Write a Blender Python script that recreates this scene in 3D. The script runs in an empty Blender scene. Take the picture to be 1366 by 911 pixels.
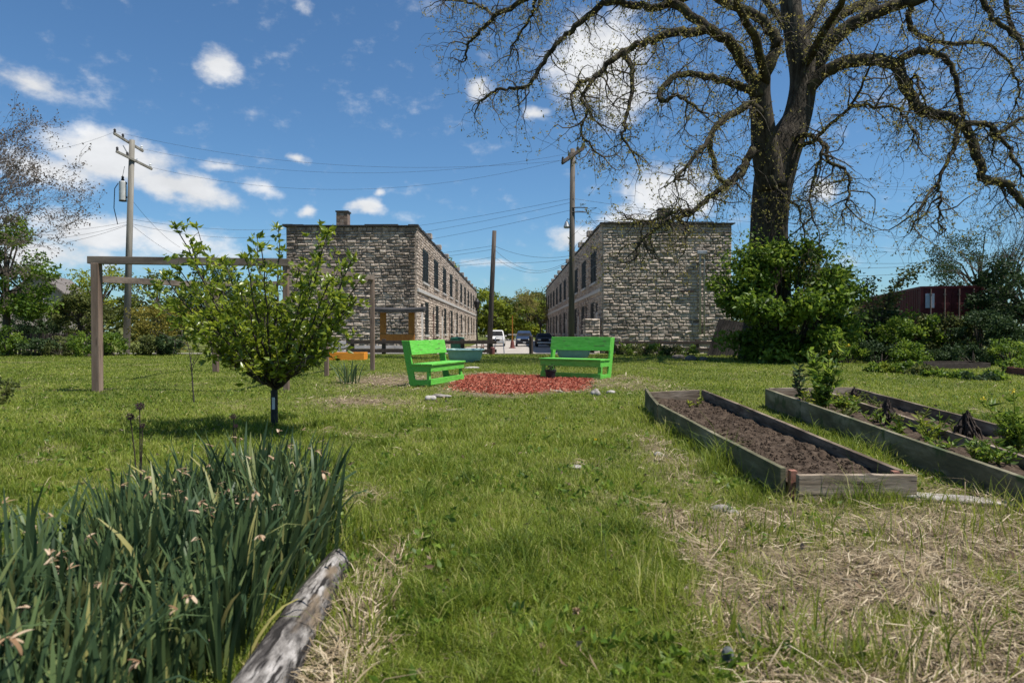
import bpy, bmesh, math, random
import numpy as np
from mathutils import Vector, Matrix

random.seed(7)
RNG = np.random.default_rng(11)
R = math.radians
SC = bpy.context.scene
COL = SC.collection

# ------------------------------------------------------------------ camera
CAM_H, FPX, PITCH = 1.15, 911.0, math.atan(13.5 / 911.0)

def P(px, py, d):
    """World point seen at photograph pixel (px, py) at distance d along +Y."""
    cx, cy = px - 683.0, 455.5 - py
    y = cy * math.sin(PITCH) + FPX * math.cos(PITCH)
    z = cy * math.cos(PITCH) - FPX * math.sin(PITCH)
    t = d / y
    return Vector((cx * t, d, CAM_H + z * t))

def G(px, py, z=0.0):
    cy = 455.5 - py
    y = cy * math.sin(PITCH) + FPX * math.cos(PITCH)
    zz = cy * math.cos(PITCH) - FPX * math.sin(PITCH)
    return P(px, py, (z - CAM_H) / zz * y)

cam_data = bpy.data.cameras.new("camera")
cam_data.lens, cam_data.sensor_width = 24.0, 36.0
cam_data.clip_start, cam_data.clip_end = 0.05, 9000
cam_data.dof.use_dof = True
cam_data.dof.focus_distance = 15.0
cam_data.dof.aperture_fstop = 3.8
cam = bpy.data.objects.new("camera", cam_data)
COL.objects.link(cam)
cam.location = (0, 0, CAM_H)
cam.rotation_euler = (math.pi / 2 - PITCH, 0, 0)
SC.camera = cam

# ------------------------------------------------------------------ noise
def vnoise(x, y, seed=0):
    x = np.asarray(x, float); y = np.asarray(y, float)
    xi = np.floor(x).astype(np.int64); yi = np.floor(y).astype(np.int64)
    fx = x - xi; fy = y - yi
    fx = fx * fx * (3 - 2 * fx); fy = fy * fy * (3 - 2 * fy)
    def h(a, b):
        n = (a * 374761393 + b * 668265263 + seed * 974711) & 0x7fffffff
        n = ((n ^ (n >> 13)) * 1274126177) & 0x7fffffff
        return ((n ^ (n >> 16)) & 0xffff) / 65535.0
    return (h(xi, yi) * (1 - fx) + h(xi + 1, yi) * fx) * (1 - fy) + (h(xi, yi + 1) * (1 - fx) + h(xi + 1, yi + 1) * fx) * fy

def fbm(x, y, s=0):
    return 0.5 * vnoise(x, y, s) + 0.3 * vnoise(x * 2.1, y * 2.1, s + 1) + 0.2 * vnoise(x * 4.3, y * 4.3, s + 2)

def sstep(a, b, x):
    t = np.clip((np.asarray(x, float) - a) / (b - a), 0, 1)
    return t * t * (3 - 2 * t)

def gz(x, y):
    """Height of the ground: flat garden, falling half a metre to the courtyard."""
    x = np.asarray(x, float); y = np.asarray(y, float)
    z = -0.5 * sstep(31, 56, y)
    near = 1 - sstep(26, 34, y)
    return z + near * (0.018 * np.sin(x * 1.7 + 0.6 * y) + 0.014 * np.sin(y * 1.3 - 0.9 * x + 1.0))

def g(x, y): return float(gz(x, y))

# ------------------------------------------------------------------ properties
def tag(o, label=None, cat=None, group=None, kind=None):
    if label: o["label"] = label
    if cat: o["category"] = cat
    if group: o["group"] = group
    if kind: o["kind"] = kind
    return o

def empty(name, loc=(0, 0, 0), rz=0.0):
    o = bpy.data.objects.new(name, None)
    COL.objects.link(o)
    o.location = loc; o.rotation_euler = (0, 0, rz); o.empty_display_size = 0.2
    return o

def copy_tree(o, parent=None):
    c = o.copy(); COL.objects.link(c)
    if parent is not None:
        c.parent = parent
    for ch in list(o.children):
        copy_tree(ch, c)
    return c

# ------------------------------------------------------------------ mesh makers
class MB:
    """Collects shapes; build() links them as ONE mesh object."""
    def __init__(s): s.v, s.f, s.t = [], [], []
    def add(s, verts, faces, tint=0.5):
        b = len(s.v)
        s.v.extend(tuple(p) for p in verts)
        s.f.extend(tuple(i + b for i in f) for f in faces)
        s.t.extend([tint] * len(verts))
    def box(s, x0, x1, y0, y1, z0, z1, tint=0.5, M=None):
        v = [Vector(p) for p in ((x0,y0,z0),(x1,y0,z0),(x1,y1,z0),(x0,y1,z0),(x0,y0,z1),(x1,y0,z1),(x1,y1,z1),(x0,y1,z1))]
        if M is not None: v = [M @ p for p in v]
        s.add(v, ((3,2,1,0),(4,5,6,7),(0,1,5,4),(1,2,6,5),(2,3,7,6),(3,0,4,7)), tint)
    def beam(s, a, b, w, h, up=(0,0,1), tint=0.5):
        """Square bar from a to b, w wide and h high."""
        a, b = Vector(a), Vector(b)
        d = (b - a).normalized(); u = Vector(up)
        r = d.cross(u)
        if r.length < 1e-4: r = d.cross(Vector((1, 0, 0)))
        r.normalize(); u = r.cross(d).normalized()
        v = []
        for p in (a, b):
            for i, j in ((-1,-1),(1,-1),(1,1),(-1,1)):
                v.append(p + r * (i * w / 2) + u * (j * h / 2))
        s.add(v, ((0,1,2,3),(7,6,5,4),(0,4,5,1),(1,5,6,2),(2,6,7,3),(3,7,4,0)), tint)
    def tube(s, pts, rad, n=6, cap=True, tint=0.5, squash=1.0):
        pts = [Vector(p) for p in pts]
        if not hasattr(rad, '__len__'): rad = [rad] * len(pts)
        v = []; ref = Vector((0.31, 0.92, 0.2)).normalized()
        for i, p in enumerate(pts):
            d = (pts[min(i + 1, len(pts) - 1)] - pts[max(i - 1, 0)])
            if d.length < 1e-9: d = Vector((0, 0, 1))
            d.normalize()
            r = d.cross(ref)
            if r.length < 0.05: r = d.cross(Vector((1, 0, 0.1)))
            r.normalize(); u = r.cross(d)
            for k in range(n):
                a = 2 * math.pi * k / n
                v.append(p + (r * math.cos(a) + u * (math.sin(a) * squash)) * rad[i])
        f = []
        for i in range(len(pts) - 1):
            for k in range(n):
                k2 = (k + 1) % n
                f.append((i*n + k, i*n + k2, (i+1)*n + k2, (i+1)*n + k))
        if cap:
            f.append(tuple(range(n - 1, -1, -1)))
            f.append(tuple((len(pts)-1)*n + k for k in range(n)))
        s.add(v, f, tint)
    def lathe(s, prof, c=(0, 0, 0), n=16, tint=0.5):
        c = Vector(c); v = []
        for r, z in prof:
            for k in range(n):
                a = 2 * math.pi * k / n
                v.append(c + Vector((r * math.cos(a), r * math.sin(a), z)))
        f = []
        for i in range(len(prof) - 1):
            for k in range(n):
                k2 = (k + 1) % n
                f.append((i*n + k, i*n + k2, (i+1)*n + k2, (i+1)*n + k))
        f.append(tuple(range(n - 1, -1, -1)))
        f.append(tuple((len(prof)-1)*n + k for k in range(n)))
        s.add(v, f, tint)
    def build(s, name, mat, parent=None, bevel=0.0, smooth=False, sub=0):
        me = bpy.data.meshes.new(name)
        me.from_pydata(s.v, [], s.f)
        me.attributes.new('tint', 'FLOAT', 'POINT').data.foreach_set('value', np.array(s.t, np.float32))
        me.materials.append(mat)
        if smooth: me.polygons.foreach_set('use_smooth', [True] * len(me.polygons))
        me.update()
        o = bpy.data.objects.new(name, me); COL.objects.link(o)
        if parent is not None: o.parent = parent
        if bevel:
            m = o.modifiers.new('bevel', 'BEVEL'); m.width = bevel; m.segments = 2; m.limit_method = 'ANGLE'; m.angle_limit = R(40)
        if sub:
            m = o.modifiers.new('sub', 'SUBSURF'); m.levels = m.render_levels = sub
        return o

def np_mesh(name, V, F, tint, mat, parent=None, smooth=False):
    """Fast triangle mesh from numpy arrays."""
    V = np.asarray(V, np.float32).reshape(-1, 3); F = np.asarray(F, np.int32).reshape(-1, 3)
    me = bpy.data.meshes.new(name)
    me.vertices.add(len(V)); me.vertices.foreach_set('co', V.ravel())
    me.loops.add(F.size); me.loops.foreach_set('vertex_index', F.ravel())
    me.polygons.add(len(F)); me.polygons.foreach_set('loop_start', np.arange(0, F.size, 3, dtype=np.int32))
    if smooth: me.polygons.foreach_set('use_smooth', np.ones(len(F), bool))
    me.update(calc_edges=True)
    me.attributes.new('tint', 'FLOAT', 'POINT').data.foreach_set('value', np.asarray(tint, np.float32))
    me.materials.append(mat)
    o = bpy.data.objects.new(name, me); COL.objects.link(o)
    if parent is not None: o.parent = parent
    return o

def leaf_arrays(C, D, L, W, tint, fold=0.25):
    """Leaves: C base points, D unit directions, each a folded pointed oval of four triangles."""
    n = len(C)
    L = np.broadcast_to(L, (n,)).astype(float); W = np.broadcast_to(W, (n,)).astype(float)
    rnd = RNG.normal(size=(n, 3)); side = np.cross(D, rnd)
    side /= np.linalg.norm(side, axis=1, keepdims=True) + 1e-9
    nrm = np.cross(side, D)
    l = L[:, None]; w = W[:, None]
    a = C; m = C + D * l * 0.5
    b = C + D * l * 0.45 + side * w * 0.5 + nrm * w * fold
    c = C + D * l * 0.45 - side * w * 0.5 + nrm * w * fold
    t = C + D * l - nrm * l * 0.12
    V = np.stack([a, b, m, c, t], 1).reshape(-1, 3)
    base = (np.arange(n) * 5)[:, None]
    F = np.concatenate([base + np.array([[0, 2, 1]]), base + np.array([[0, 3, 2]]), base + np.array([[1, 2, 4]]), base + np.array([[2, 3, 4]])], 0)
    return V, F, np.repeat(tint, 5)

def unit(n, zbias=0.0):
    d = RNG.normal(size=(n, 3)); d[:, 2] += zbias
    return d / (np.linalg.norm(d, axis=1, keepdims=True) + 1e-9)

# ------------------------------------------------------------------ materials
def new_mat(name):
    m = bpy.data.materials.new(name); m.use_nodes = True
    nt = m.node_tree; b = nt.nodes['Principled BSDF']
    return m, nt, b

def ramp(nt, stops):
    r = nt.nodes.new('ShaderNodeValToRGB'); e = r.color_ramp.elements
    while len(e) > 1: e.remove(e[-1])
    e[0].position = stops[0][0]; e[0].color = (*stops[0][1], 1)
    for p, c in stops[1:]:
        n = e.new(p); n.color = (*c, 1)
    return r

def surf(name, cols, scale=8.0, rough=0.8, bump=0.3, stretch=(1, 1, 1), detail=6, bscale=None, bdist=0.01, tint=0.0, metal=0.0, spec=0.3, coords='Object'):
    """A noise-mottled surface; cols: two or three colours. tint>0 lets the 'tint' attribute shift the tone of each piece."""
    m, nt, b = new_mat(name)
    tc = nt.nodes.new('ShaderNodeTexCoord'); mp = nt.nodes.new('ShaderNodeMapping')
    mp.inputs['Scale'].default_value = stretch
    nt.links.new(tc.outputs[coords], mp.inputs[0])
    n = nt.nodes.new('ShaderNodeTexNoise'); n.inputs['Scale'].default_value = scale; n.inputs['Detail'].default_value = detail
    n.inputs['Roughness'].default_value = 0.65
    nt.links.new(mp.outputs[0], n.inputs['Vector'])
    k = len(cols)
    stops = [(0.32 + 0.36 * i / max(1, k - 1), c) for i, c in enumerate(cols)]
    r = ramp(nt, stops)
    src = n.outputs['Fac']
    if tint:
        at = nt.nodes.new('ShaderNodeAttribute'); at.attribute_name = 'tint'
        ma = nt.nodes.new('ShaderNodeMath'); ma.operation = 'MULTIPLY_ADD'
        su = nt.nodes.new('ShaderNodeMath'); su.operation = 'SUBTRACT'; su.inputs[1].default_value = 0.5
        nt.links.new(at.outputs['Fac'], su.inputs[0]); nt.links.new(su.outputs[0], ma.inputs[0])
        ma.inputs[1].default_value = tint; nt.links.new(src, ma.inputs[2]); src = ma.outputs[0]
    nt.links.new(src, r.inputs[0]); nt.links.new(r.outputs[0], b.inputs['Base Color'])
    b.inputs['Roughness'].default_value = rough; b.inputs['Metallic'].default_value = metal
    b.inputs['Specular IOR Level'].default_value = spec
    if bump:
        n2 = nt.nodes.new('ShaderNodeTexNoise'); n2.inputs['Scale'].default_value = bscale or scale * 3; n2.inputs['Detail'].default_value = 5
        nt.links.new(mp.outputs[0], n2.inputs['Vector'])
        bp = nt.nodes.new('ShaderNodeBump'); bp.inputs['Strength'].default_value = bump; bp.inputs['Distance'].default_value = bdist
        nt.links.new(n2.outputs['Fac'], bp.inputs['Height']); nt.links.new(bp.outputs[0], b.inputs['Normal'])
    return m

def leafmat(name, cols, trans=0.35, rough=0.45, spec=0.35, tcol=None):
    """Leaves and blades: colour by the 'tint' of each leaf, some light passing through."""
    m, nt, b = new_mat(name)
    at = nt.nodes.new('ShaderNodeAttribute'); at.attribute_name = 'tint'
    k = len(cols)
    r = ramp(nt, [(i / max(1, k - 1), c) for i, c in enumerate(cols)])
    nt.links.new(at.outputs['Fac'], r.inputs[0]); nt.links.new(r.outputs[0], b.inputs['Base Color'])
    b.inputs['Roughness'].default_value = rough; b.inputs['Specular IOR Level'].default_value = spec
    if trans:
        t = nt.nodes.new('ShaderNodeBsdfTranslucent'); mx = nt.nodes.new('ShaderNodeMixShader'); mx.inputs[0].default_value = trans
        hs = nt.nodes.new('ShaderNodeHueSaturation'); hs.inputs['Value'].default_value = 1.5; hs.inputs['Hue'].default_value = 0.485
        nt.links.new(r.outputs[0], hs.inputs['Color']); nt.links.new(hs.outputs[0], t.inputs['Color'])
        nt.links.new(b.outputs[0], mx.inputs[1]); nt.links.new(t.outputs[0], mx.inputs[2])
        nt.links.new(mx.outputs[0], nt.nodes['Material Output'].inputs['Surface'])
    return m

M = {}
M['stone'] = surf('rock_face_stone', [(.165,.134,.108),(.37,.305,.243),(.51,.43,.35)], 5, .92, .7, bscale=9, bdist=.05, tint=.42)
M['cap'] = surf('parapet_metal', [(.025,.024,.024),(.06,.056,.052)], 3, .7, .1)
M['brickred'] = surf('chimney_brick', [(.10,.07,.055),(.22,.15,.11),(.30,.24,.19)], 12, .9, .5, tint=.5)
M['pane'] = surf('dark_glass', [(.010,.011,.012),(.024,.026,.028)], 2, .6, 0, spec=.06)
M['winframe'] = surf('dark_green_frame', [(.014,.022,.018),(.032,.042,.036)], 9, .6, .1)
M['paleframe'] = surf('pale_frame', [(.36,.34,.31),(.5,.48,.44)], 9, .6, .1)
M['door'] = surf('weathered_door', [(.05,.028,.02),(.12,.06,.04)], 6, .7, .2, (1,1,.2))
M['bench'] = surf('bright_green_paint', [(.075,.33,.030),(.115,.46,.050),(.19,.54,.10)], 7, .5, .4, (.7,7,7), bscale=16, bdist=.004, spec=.45, tint=.25)
M['post'] = surf('brown_timber', [(.10,.066,.047),(.19,.13,.095),(.27,.195,.148)], 5, .85, .5, (1,1,.12), bscale=18, bdist=.006)
M['beamwood'] = surf('grey_brown_beam', [(.09,.068,.053),(.165,.128,.10),(.25,.20,.158)], 5, .85, .4, (.3,.3,1), bscale=18, bdist=.006)
M['pole'] = surf('weathered_pole', [(.11,.10,.085),(.20,.185,.155),(.28,.255,.22)], 5, .9, .6, (1,1,.06), bscale=20, bdist=.01)
M['brownpole'] = surf('brown_weathered_pole', [(.06,.052,.044),(.115,.098,.08),(.18,.155,.13)], 5, .9, .6, (1,1,.06), bscale=20, bdist=.01)
M['darkpole'] = surf('dark_creosote_pole', [(.035,.028,.024),(.07,.055,.046),(.11,.09,.075)], 5, .9, .6, (1,1,.06), bscale=20, bdist=.01)
M['greyboard'] = surf('weathered_board', [(.085,.060,.038),(.205,.156,.108),(.37,.30,.225)], 5, .88, .6, (.35,.35,2.2), bscale=22, bdist=.006, tint=.35)
M['greenboard'] = surf('algae_stained_board', [(.058,.054,.028),(.135,.122,.070),(.27,.24,.165)], 4, .88, .6, (.6,.35,1.6), bscale=22, bdist=.006, tint=.35)
M['stakewood'] = surf('red_cedar_stake', [(.20,.085,.055),(.33,.16,.11)], 9, .8, .3)
M['soil'] = surf('dark_garden_soil', [(.022,.015,.010),(.062,.044,.031),(.115,.085,.060)], 14, .98, 1.0, bscale=30, bdist=.03, spec=.1)
M['bark'] = surf('furrowed_bark', [(.020,.016,.012),(.055,.045,.034),(.105,.088,.066)], 7, .95, 1.0, (1,1,.16), bscale=16, bdist=.06, spec=.15)
M['limb'] = surf('mossy_limb_bark', [(.020,.016,.011),(.045,.037,.025),(.10,.09,.038)], 3.2, .95, .8, bscale=14, bdist=.03, spec=.15)
M['twig'] = surf('thin_twig_bark', [(.035,.028,.020),(.095,.078,.056)], 3, .9, 0)
M['greytwig'] = surf('grey_twig_bark', [(.07,.055,.048),(.13,.105,.09)], 3, .9, 0)
M['youngbark'] = surf('young_bark', [(.03,.026,.02),(.075,.062,.05)], 14, .85, .3)
M['guard'] = surf('black_tree_guard', [(.012,.012,.013),(.028,.028,.03)], 14, .6, .2)
M['tagwhite'] = surf('white_tag', [(.50,.50,.50),(.66,.66,.66)], 9, .6, 0)
M['log'] = surf('weathered_log', [(.014,.012,.011),(.055,.048,.043),(.22,.20,.18),(.44,.41,.38)], 7, .9, 1.0, (2.0,.55,2.0), bscale=24, bdist=.03, detail=12)
M['rock'] = surf('pale_rock', [(.13,.11,.09),(.25,.225,.195),(.38,.35,.315)], 9, .9, .6, bdist=.02, tint=.4)
M['slaterock'] = surf('blue_grey_rock', [(.045,.052,.05),(.16,.165,.155)], 22, .9, .8, bdist=.01)
M['concrete'] = surf('worn_concrete', [(.24,.215,.185),(.34,.31,.275),(.43,.40,.36)], .9, .9, .3, bscale=12, bdist=.01)
M['teal'] = surf('teal_plastic', [(.27,.46,.31),(.36,.55,.40)], 6, .5, .1)
M['tealrim'] = surf('pale_teal_rim', [(.34,.52,.45),(.45,.62,.55)], 6, .5, .1)
M['orange'] = surf('orange_painted_wood', [(.58,.20,.02),(.78,.30,.03)], 4, .6, .2, (1,1,4))
M['ochre'] = surf('ochre_stained_wood', [(.24,.095,.015),(.38,.165,.028)], 6, .6, .3, (1,1,.3))
M['darkwood'] = surf('dark_brown_rail', [(.035,.025,.02),(.08,.06,.048)], 6, .85, .3)
M['redwood'] = surf('red_brown_post', [(.12,.04,.035),(.19,.07,.06)], 6, .8, .3)
M['whiteboard'] = surf('faded_white_board', [(.30,.29,.27),(.46,.45,.43)], 5, .8, .2, (.4,1,1))
M['slat'] = surf('black_brown_slat', [(.012,.010,.009),(.03,.025,.02)], 6, .85, .3)
M['container'] = surf('dark_red_steel', [(.085,.016,.018),(.15,.025,.028)], 2.5, .6, .2)
M['rod'] = surf('pale_steel_rod', [(.19,.135,.115),(.29,.225,.19)], 5, .5, .1)
M['notice'] = surf('pale_blue_notice', [(.38,.46,.58),(.62,.67,.74)], 3, .6, 0)
M['galv'] = surf('galvanised_steel', [(.30,.31,.32),(.45,.46,.47)], 9, .45, .1, metal=.5)
M['transformer'] = surf('pale_grey_tank', [(.42,.42,.40),(.55,.55,.53)], 4, .5, .05)
M['black'] = surf('black_rubber', [(.010,.010,.011),(.022,.022,.024)], 12, .6, .1)
M['wire'] = surf('wire_sheath', [(.03,.03,.032),(.05,.05,.052)], 2, .6, 0)
M['shingle'] = surf('grey_shingle', [(.11,.095,.085),(.2,.175,.155)], 6, .9, .3, (1,1,4))
M['siding'] = surf('pale_siding', [(.26,.22,.19),(.36,.31,.27)], 4, .8, .1)
M['whitecar'] = surf('white_car_paint', [(.55,.54,.52),(.66,.65,.63)], 2, .25, 0, spec=.5)
M['bluecar'] = surf('navy_car_paint', [(.02,.035,.075),(.03,.05,.10)], 2, .22, 0, spec=.6)
M['chrome'] = surf('dull_chrome', [(.42,.42,.42),(.55,.55,.55)], 6, .25, 0, metal=.8)
M['lampglass'] = surf('headlight_glass', [(.55,.55,.52),(.7,.7,.66)], 6, .1, 0, spec=.7)
M['redplastic'] = surf('red_plastic', [(.42,.035,.02),(.55,.06,.03)], 6, .5, .1)
M['greenbin'] = surf('dark_green_bin', [(.012,.09,.05),(.02,.14,.08)], 6, .5, .1)
M['mulch'] = leafmat('red_wood_mulch', [(.13,.032,.020),(.34,.085,.052),(.46,.15,.095),(.50,.27,.18)], 0, .9, .1)
M['mulchbase'] = surf('red_mulch_bed', [(.13,.032,.020),(.29,.07,.045),(.40,.125,.085)], 22, .95, 1.0, bscale=40, bdist=.03)
M['allium'] = leafmat('dark_purple_seedhead', [(.03,.018,.024),(.09,.05,.065)], .1, .8, .1)
M['deadplant'] = surf('dead_brown_stem', [(.022,.016,.013),(.06,.043,.034)], 14, .95, .5)
M['yellow'] = leafmat('yellow_petals', [(.62,.46,.02),(.80,.66,.05)], .2, .6)
M['withered'] = leafmat('papery_withered_bloom', [(.17,.09,.045),(.36,.235,.135),(.56,.43,.30)], .25, .8, .1)
M['grassleaf'] = leafmat('grass_blades', [(.036,.072,.007),(.130,.186,.016),(.25,.295,.040),(.42,.38,.15)], .36, .55, .25)
M['straw'] = leafmat('dry_straw', [(.07,.050,.030),(.29,.220,.132),(.56,.47,.325)], .12, .75, .2)
M['litter'] = leafmat('dead_leaf', [(.07,.045,.028),(.18,.125,.08),(.38,.31,.24)], .1, .8, .1)
M['daffleaf'] = leafmat('daffodil_leaves', [(.018,.038,.016),(.046,.080,.034),(.11,.158,.055),(.32,.29,.10)], .25, .45, .22)
M['youngleaf'] = leafmat('glossy_young_leaves', [(.055,.090,.010),(.155,.215,.017),(.29,.34,.042)], .45, .32, .5)
M['shrubleaf'] = leafmat('fresh_shrub_leaves', [(.028,.060,.008),(.100,.175,.018),(.22,.30,.042)], .45, .5, .3)
M['darkleaf'] = leafmat('dark_evergreen_leaves', [(.018,.036,.012),(.036,.066,.022),(.065,.10,.032)], .25, .6, .2)
M['oliveleaf'] = leafmat('olive_leaves', [(.045,.060,.018),(.085,.105,.028),(.15,.165,.04)], .35, .6, .2)
M['limeleaf'] = leafmat('spring_green_leaves', [(.08,.115,.012),(.17,.215,.022),(.27,.30,.035)], .4, .6, .2)
M['yellowleaf'] = leafmat('yellow_catkin_leaves', [(.10,.095,.015),(.20,.18,.03),(.30,.26,.05)], .4, .6, .2)
M['budleaf'] = leafmat('opening_bud_leaves', [(.10,.095,.020),(.20,.185,.045),(.32,.29,.085)], .4, .6, .2)
M['redbud'] = leafmat('russet_buds', [(.085,.066,.05),(.17,.138,.105)], .3, .7, .2)

def worn(m, scale, stretch, lo, hi, col, coords='Object'):
    # lays a second, sharp-edged noise (chips, cracks) of another colour over a surface
    nt = m.node_tree; b = nt.nodes['Principled BSDF']; src = b.inputs['Base Color'].links[0].from_socket
    tc = nt.nodes.new('ShaderNodeTexCoord'); mp = nt.nodes.new('ShaderNodeMapping'); mp.inputs['Scale'].default_value = stretch
    nt.links.new(tc.outputs[coords], mp.inputs[0])
    n = nt.nodes.new('ShaderNodeTexNoise'); n.inputs['Scale'].default_value = scale; n.inputs['Detail'].default_value = 6; nt.links.new(mp.outputs[0], n.inputs['Vector'])
    mr = nt.nodes.new('ShaderNodeMapRange'); mr.inputs['From Min'].default_value = lo; mr.inputs['From Max'].default_value = hi; nt.links.new(n.outputs['Fac'], mr.inputs['Value'])
    mx = nt.nodes.new('ShaderNodeMix'); mx.data_type = 'RGBA'; nt.links.new(mr.outputs['Result'], mx.inputs[0]); nt.links.new(src, mx.inputs[6]); mx.inputs[7].default_value = (*col, 1)
    nt.links.new(mx.outputs[2], b.inputs['Base Color'])
worn(M['bench'], 9, (.5, 3, 3), .60, .68, (.10, .20, .045))
worn(M['bench'], 30, (.6, 2, 2), .66, .70, (.20, .17, .11))
worn(M['log'], 9, (4, .5, 4), .56, .62, (.018, .015, .013))
worn(M['log'], 5, (1.5, .5, 1.5), .60, .68, (.16, .12, .08))
worn(M['post'], 16, (2, 2, .12), .60, .66, (.06, .04, .03))
worn(M['greyboard'], 14, (.3, .3, 3), .60, .66, (.06, .045, .032))
worn(M['greenboard'], 5, (1, 1, 1), .56, .66, (.055, .075, .028))

# ground: soil, thatch and thin green, with drier places where the 'dry' attribute says so
def ground_mat():
    m, nt, b = new_mat('lawn_ground')
    tc = nt.nodes.new('ShaderNodeTexCoord')
    def noise(s, d=6):
        n = nt.nodes.new('ShaderNodeTexNoise'); n.inputs['Scale'].default_value = s; n.inputs['Detail'].default_value = d
        nt.links.new(tc.outputs['Object'], n.inputs['Vector']); return n
    a, f, c = noise(.35), noise(45, 3), noise(6)
    gr = ramp(nt, [(.30, (.045,.060,.015)), (.5, (.10,.118,.026)), (.70, (.17,.165,.055))])
    mixn = nt.nodes.new('ShaderNodeMath'); mixn.operation = 'MULTIPLY_ADD'; mixn.inputs[1].default_value = .5
    ml = nt.nodes.new('ShaderNodeMath'); ml.operation = 'MULTIPLY'; ml.inputs[1].default_value = .5
    nt.links.new(a.outputs['Fac'], ml.inputs[0]); nt.links.new(f.outputs['Fac'], mixn.inputs[0]); nt.links.new(ml.outputs[0], mixn.inputs[2])
    nt.links.new(mixn.outputs[0], gr.inputs[0])
    dr = ramp(nt, [(.32, (.055,.040,.027)), (.5, (.15,.113,.072)), (.68, (.30,.24,.155))])
    m3 = nt.nodes.new('ShaderNodeMath'); m3.operation = 'MULTIPLY_ADD'; m3.inputs[1].default_value = .5
    ml2 = nt.nodes.new('ShaderNodeMath'); ml2.operation = 'MULTIPLY'; ml2.inputs[1].default_value = .5
    nt.links.new(c.outputs['Fac'], ml2.inputs[0]); nt.links.new(f.outputs['Fac'], m3.inputs[0]); nt.links.new(ml2.outputs[0], m3.inputs[2])
    nt.links.new(m3.outputs[0], dr.inputs[0])
    at = nt.nodes.new('ShaderNodeAttribute'); at.attribute_name = 'dry'
    mx = nt.nodes.new('ShaderNodeMix'); mx.data_type = 'RGBA'
    nt.links.new(at.outputs['Fac'], mx.inputs[0]); nt.links.new(gr.outputs[0], mx.inputs[6]); nt.links.new(dr.outputs[0], mx.inputs[7])
    nt.links.new(mx.outputs[2], b.inputs['Base Color'])
    b.inputs['Roughness'].default_value = .95; b.inputs['Specular IOR Level'].default_value = .1
    bp = nt.nodes.new('ShaderNodeBump'); bp.inputs['Strength'].default_value = .8; bp.inputs['Distance'].default_value = .03
    nt.links.new(f.outputs['Fac'], bp.inputs['Height']); nt.links.new(bp.outputs[0], b.inputs['Normal'])
    return m
M['ground'] = ground_mat()

# ------------------------------------------------------------------ where the lawn is worn
BED1 = [(1.83, 8.27), (2.06, 10.3), (2.9, 10.3), (2.68, 4.7), (1.92, 4.65)]
BED2 = [(3.9, 10.5), (4.83, 10.6), (3.45, 3.2), (3.15, 3.2)]
BED3 = [(4.9, 10.75), (5.45, 10.85), (4.25, 3.6), (3.75, 3.6)]

def inpoly(x, y, poly):
    x = np.asarray(x); y = np.asarray(y)
    r = np.zeros(x.shape, bool); n = len(poly)
    for i in range(n):
        x1, y1 = poly[i]; x2, y2 = poly[(i + 1) % n]
        c = ((y1 > y) != (y2 > y)) & (x < (x2 - x1) * (y - y1) / (y2 - y1 + 1e-12) + x1)
        r ^= c
    return r

def mulch_r(x, y):
    ax = (x - 0.12) / 1.55; ay = (y - 15.4) / 2.75
    ang = np.arctan2(ay, ax)
    return np.sqrt(ax * ax + ay * ay) / (1 + .07 * np.sin(3 * ang + 1) + .05 * np.sin(7 * ang))

def dryness(x, y):
    """0 = lush, 1 = straw or bare soil."""
    n = fbm(x * 1.6, y * 1.6, 5) - .5; n2 = fbm(x * 5, y * 5, 9) - .5
    w = n * 1.0 + n2 * .8
    edge = .72 + .10 * np.sin(y * 2.2)
    d = sstep(-.10, .22, (x - edge) + w * .55) * (1 - sstep(4.3, 4.95, y + w * .6)) * (.97 - .50 * sstep(.58, .72, fbm(x * 2.6, y * 2.6, 55)))
    strip = np.exp(-(((x + .62) / .15) ** 2)) * (1 - sstep(3.3, 4.1, y)) * (.95 + w)
    ring = np.exp(-((mulch_r(x, y) - 1.12) / .16) ** 2) * (.8 + 1.6 * w)
    p1 = np.exp(-(((x + 2.3) / .9) ** 2 + ((y - 11.0) / 1.2) ** 2)) * (1.0 + 2 * w)
    p2 = np.exp(-(((x + 2.9) / 1.0) ** 2 + ((y - 16.0) / 2.6) ** 2)) * (1.25 + 2 * w)
    p3 = np.exp(-(((x - 2.6) / .9) ** 2 + ((y - 15.2) / 1.9) ** 2)) * (1.0 + 2 * w)
    p4 = np.exp(-(((x - .65) / .25) ** 2 + ((y - 5.9) / .3) ** 2)) * .5
    p5 = np.exp(-(((x - 1.35) / .28) ** 2 + ((y - 6.3) / 1.6) ** 2)) * (.55 + 1.5 * w)
    p6 = np.exp(-(((x - 3.05) / .3) ** 2 + ((y - 4.6) / 1.2) ** 2)) * .8
    beds = (inpoly(x, y, BED1) | inpoly(x, y, BED2) | inpoly(x, y, BED3)) * 1.0
    patch = sstep(.66, .80, fbm(x * .9, y * .9, 21)) * .45
    t = np.max(np.stack([d, strip, ring, p1, p2, p3, p4, p5, p6, beds, patch]), 0)
    return np.clip(t, 0, 1)

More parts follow.
